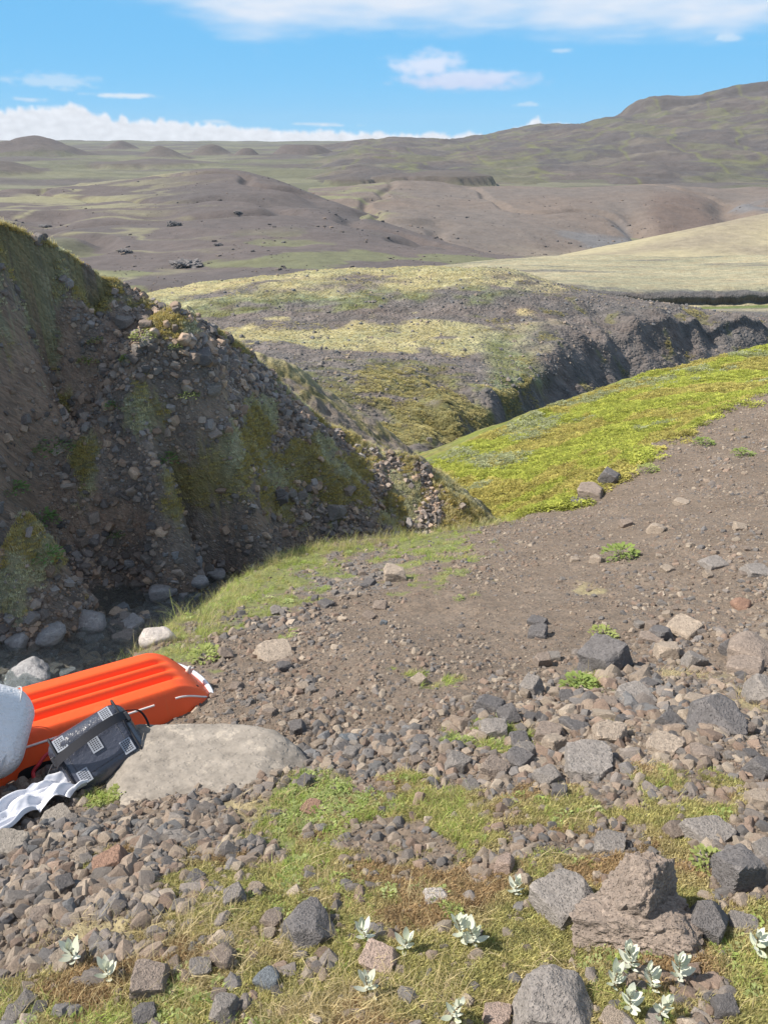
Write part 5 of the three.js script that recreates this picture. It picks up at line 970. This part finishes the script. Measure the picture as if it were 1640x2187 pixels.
function willow(px, py, h, label, leaves, R) {
  const c = hit(px, py + h * 0.4), m = c.slant / FPX, H = h * m * 1.05, g = group('willow_sprig');
  g.position.set(c.x, c.y - 0.004, -c.d);
  const lean = [(R() - 0.5) * 0.5, (R() - 0.3) * 0.3];
  const P = (t) => [lean[0] * H * t * t, H * t, lean[1] * H * t * t];
  mesh('stem', tube([P(0), P(0.35), P(0.7), P(1)], 0.0022, 12), stemMat, g);
  leaves = Math.round(leaves * 1.5);
  for (let i = 0; i < leaves; i++) {
    const t = lerp(0.22, 1.02, i / (leaves - 1)), p = P(t), l = mesh('leaf', leafShape, willowLeaf[Math.floor(R() * 3)], g), s = lerp(15, 31, R()) * m * (t > 0.9 ? 0.7 : 1);
    l.scale.set(s * 0.95, s, s); l.position.set(...p); l.rotation.set(-lerp(0.05, 0.95, t * t) - 0.35 * R(), i * 2.4 + R() * 0.9, (R() - 0.5) * 0.5, 'YXZ');
  }
  tag(g, label, 'plant', 'silvery willow sprigs in the moss');
}
{
  const R = rng(515);
  for (const [px, py, h, n, label] of [[985, 1985, 62, 12, 'silvery sprig left of the two sprigs above bottom centre'], [1012, 2000, 56, 12, 'silvery sprig with broad leaves in the middle of brown moss'], [1345, 2050, 70, 14, 'large silvery sprig just below the pitted brown rock'], [1445, 2072, 62, 12, 'upright silvery sprig right of the large one'], [1308, 2092, 52, 10, 'silvery sprig beside the big grey rock at the bottom'], [1392, 2098, 56, 12, 'silvery sprig below the large sprig'], [1345, 2140, 56, 12, 'low silvery sprig near the bottom edge, left of two'], [1402, 2158, 56, 10, 'low silvery sprig touching the bottom edge'], [962, 2158, 62, 10, 'silvery sprig at bottom edge beside pinkish rock'], [1095, 1896, 40, 9, 'small silvery sprig below the pink porous stone'], [1612, 2014, 50, 9, 'silvery sprig cut off by the right edge'], [785, 2105, 60, 8, 'thin silvery sprig below the flat pinkish rock'], [160, 2035, 44, 9, 'silvery sprig right of the pale tan stone'], [782, 1992, 44, 8, 'small silvery sprig right of the dark faceted block'], [862, 2016, 38, 8, 'small silvery sprig at the top corner of flat pinkish rock'], [232, 2078, 36, 7, 'silvery sprig in the dry grass at lower left']]) willow(px, py, h, label, n, R);
}
const herbMats = [[0.29, 0.37, 0.11], [0.38, 0.43, 0.15], [0.22, 0.34, 0.12]].map((c) => leafMat(c, 0.4));
const herbGeos = [31, 32, 33].map((s) => leafyGeo(s, 150, 1, 0.85, 0.34));
{
  const R = rng(626);
  const herbs = [[1326, 1178, 64, 0, 'bright green round herb on the upper scree'], [1288, 1350, 50, 1, 'green herb growing behind the notched dark block'], [1502, 942, 34, 0, 'small green herb on the scree below green slope'], [1586, 966, 38, 0, 'green herb near right edge below green slope'], [1384, 998, 36, 1, 'green herb by the mossy outcrop'], [1512, 1832, 56, 1, 'yellow green herb between sunk slab and tall dark rock'], [1236, 1455, 60, 0, 'flat green herb below the notched dark block'], [248, 1138, 30, 2, 'small green plant low on the dark bank'], [118, 948, 62, 2, 'green plant clump at the left of the dark bank'], [348, 976, 52, 2, 'green plant clump in the middle of the dark bank'], [248, 862, 36, 2, 'green plant below the bare earth of dark bank'], [308, 714, 46, 1, 'bright green plant near the top of the dark bank'], [190, 768, 36, 1, 'yellow green cushion on the rim of the bare gully'], [204, 726, 30, 1, 'small yellow green cushion above the other on the gully rim'], [405, 840, 36, 0, 'green plant on the stones of the spur'], [275, 765, 32, 0, 'small green plant between cushion and spur'], [90, 1105, 60, 2, 'dark green plant on the mound at left edge'], [100, 1180, 54, 2, 'dark green plant at the foot of the left mound'], [30, 1040, 50, 2, 'shaded plant at left edge above the mound'], [376, 738, 26, 0, 'tiny green plant under the crest of dark bank'], [440, 1395, 60, 1, 'bright leafy patch above the sled’s nose'], [325, 1418, 46, 1, 'bright leafy patch behind the sled'], [265, 1690, 50, 1, 'yellow green cushion against the pale boulder’s lower left'], [560, 770, 44, 0, 'pale green scrub on the crest of the dark bank']];
  for (const [px, py, w, m, label] of herbs) {
    const c = hit(px, py + w * 0.2), s = w * c.slant / FPX / 2 * 1.1, g = group('leafy_plant'); g.position.set(c.x, c.y - 0.02 * s, -c.d); g.rotation.y = R() * 6.28;
    const f = mesh('foliage', herbGeos[Math.floor(R() * 3)], herbMats[m], g); f.scale.set(s, s * 0.8, s);
    for (let i = 0; i < 5; i++) { const a = R() * 6.28; mesh('stem', tube([[0, 0, 0], [0.2 * s * Math.cos(a), 0.3 * s, 0.2 * s * Math.sin(a)], [0.5 * s * Math.cos(a), 0.55 * s, 0.5 * s * Math.sin(a)]], 0.012 * s + 0.001, 8), herbMats[m], g); }
    tag(g, label, 'plant', 'leafy green plants');
  }
}
// dark outcrops far off on the bare hill
{
  const R = rng(88);
  for (const [px, py, w, h, label] of [[373, 474, 38, 16, 'dark rock outcrop standing alone on the broad bare hill'], [398, 556, 92, 22, 'long low dark outcrop at the foot of the bare hill'], [268, 533, 40, 12, 'small dark outcrop left of the long low one'], [513, 451, 20, 6, 'tiny dark outcrop high on the bare hill'], [100, 480, 32, 6, 'low dark outcrop at left of the bare hill'], [465, 520, 26, 8, 'faint dark ledge right of the long low outcrop']]) {
    let best = null; for (let v = 0; v <= 1; v += 0.004) for (let u = 0; u <= 0.6; u += 0.01) { const p = broad(u, v), d = -p[2], [k, t] = ray(px, py + h / 2), e = Math.hypot(p[0] / d - k, (p[1] - EYE) / d - t); if (!best || e < best.e) best = { e, p, d }; }
    const m = best.d / FPX * 1.05, r = mesh('rock_outcrop', rockGeo(400 + px, { planes: 16, detail: 12, rough: 0.28 }), RM.dark);
    r.scale.set(w * m * 0.5, h * m * 1.0, w * m * 0.55); r.position.set(best.p[0], best.p[1] - h * m * 0.25, best.p[2]); r.rotation.y = R() - 0.5; tag(r, label, 'outcrop');
  }
}

const renderer = new THREE.WebGLRenderer({ antialias: true });
renderer.shadowMap.enabled = true;
renderer.toneMapping = THREE.LinearToneMapping;
renderer.toneMappingExposure = EXPOSURE;
renderer.setSize(767, 1024);
renderer.render(scene, camera);
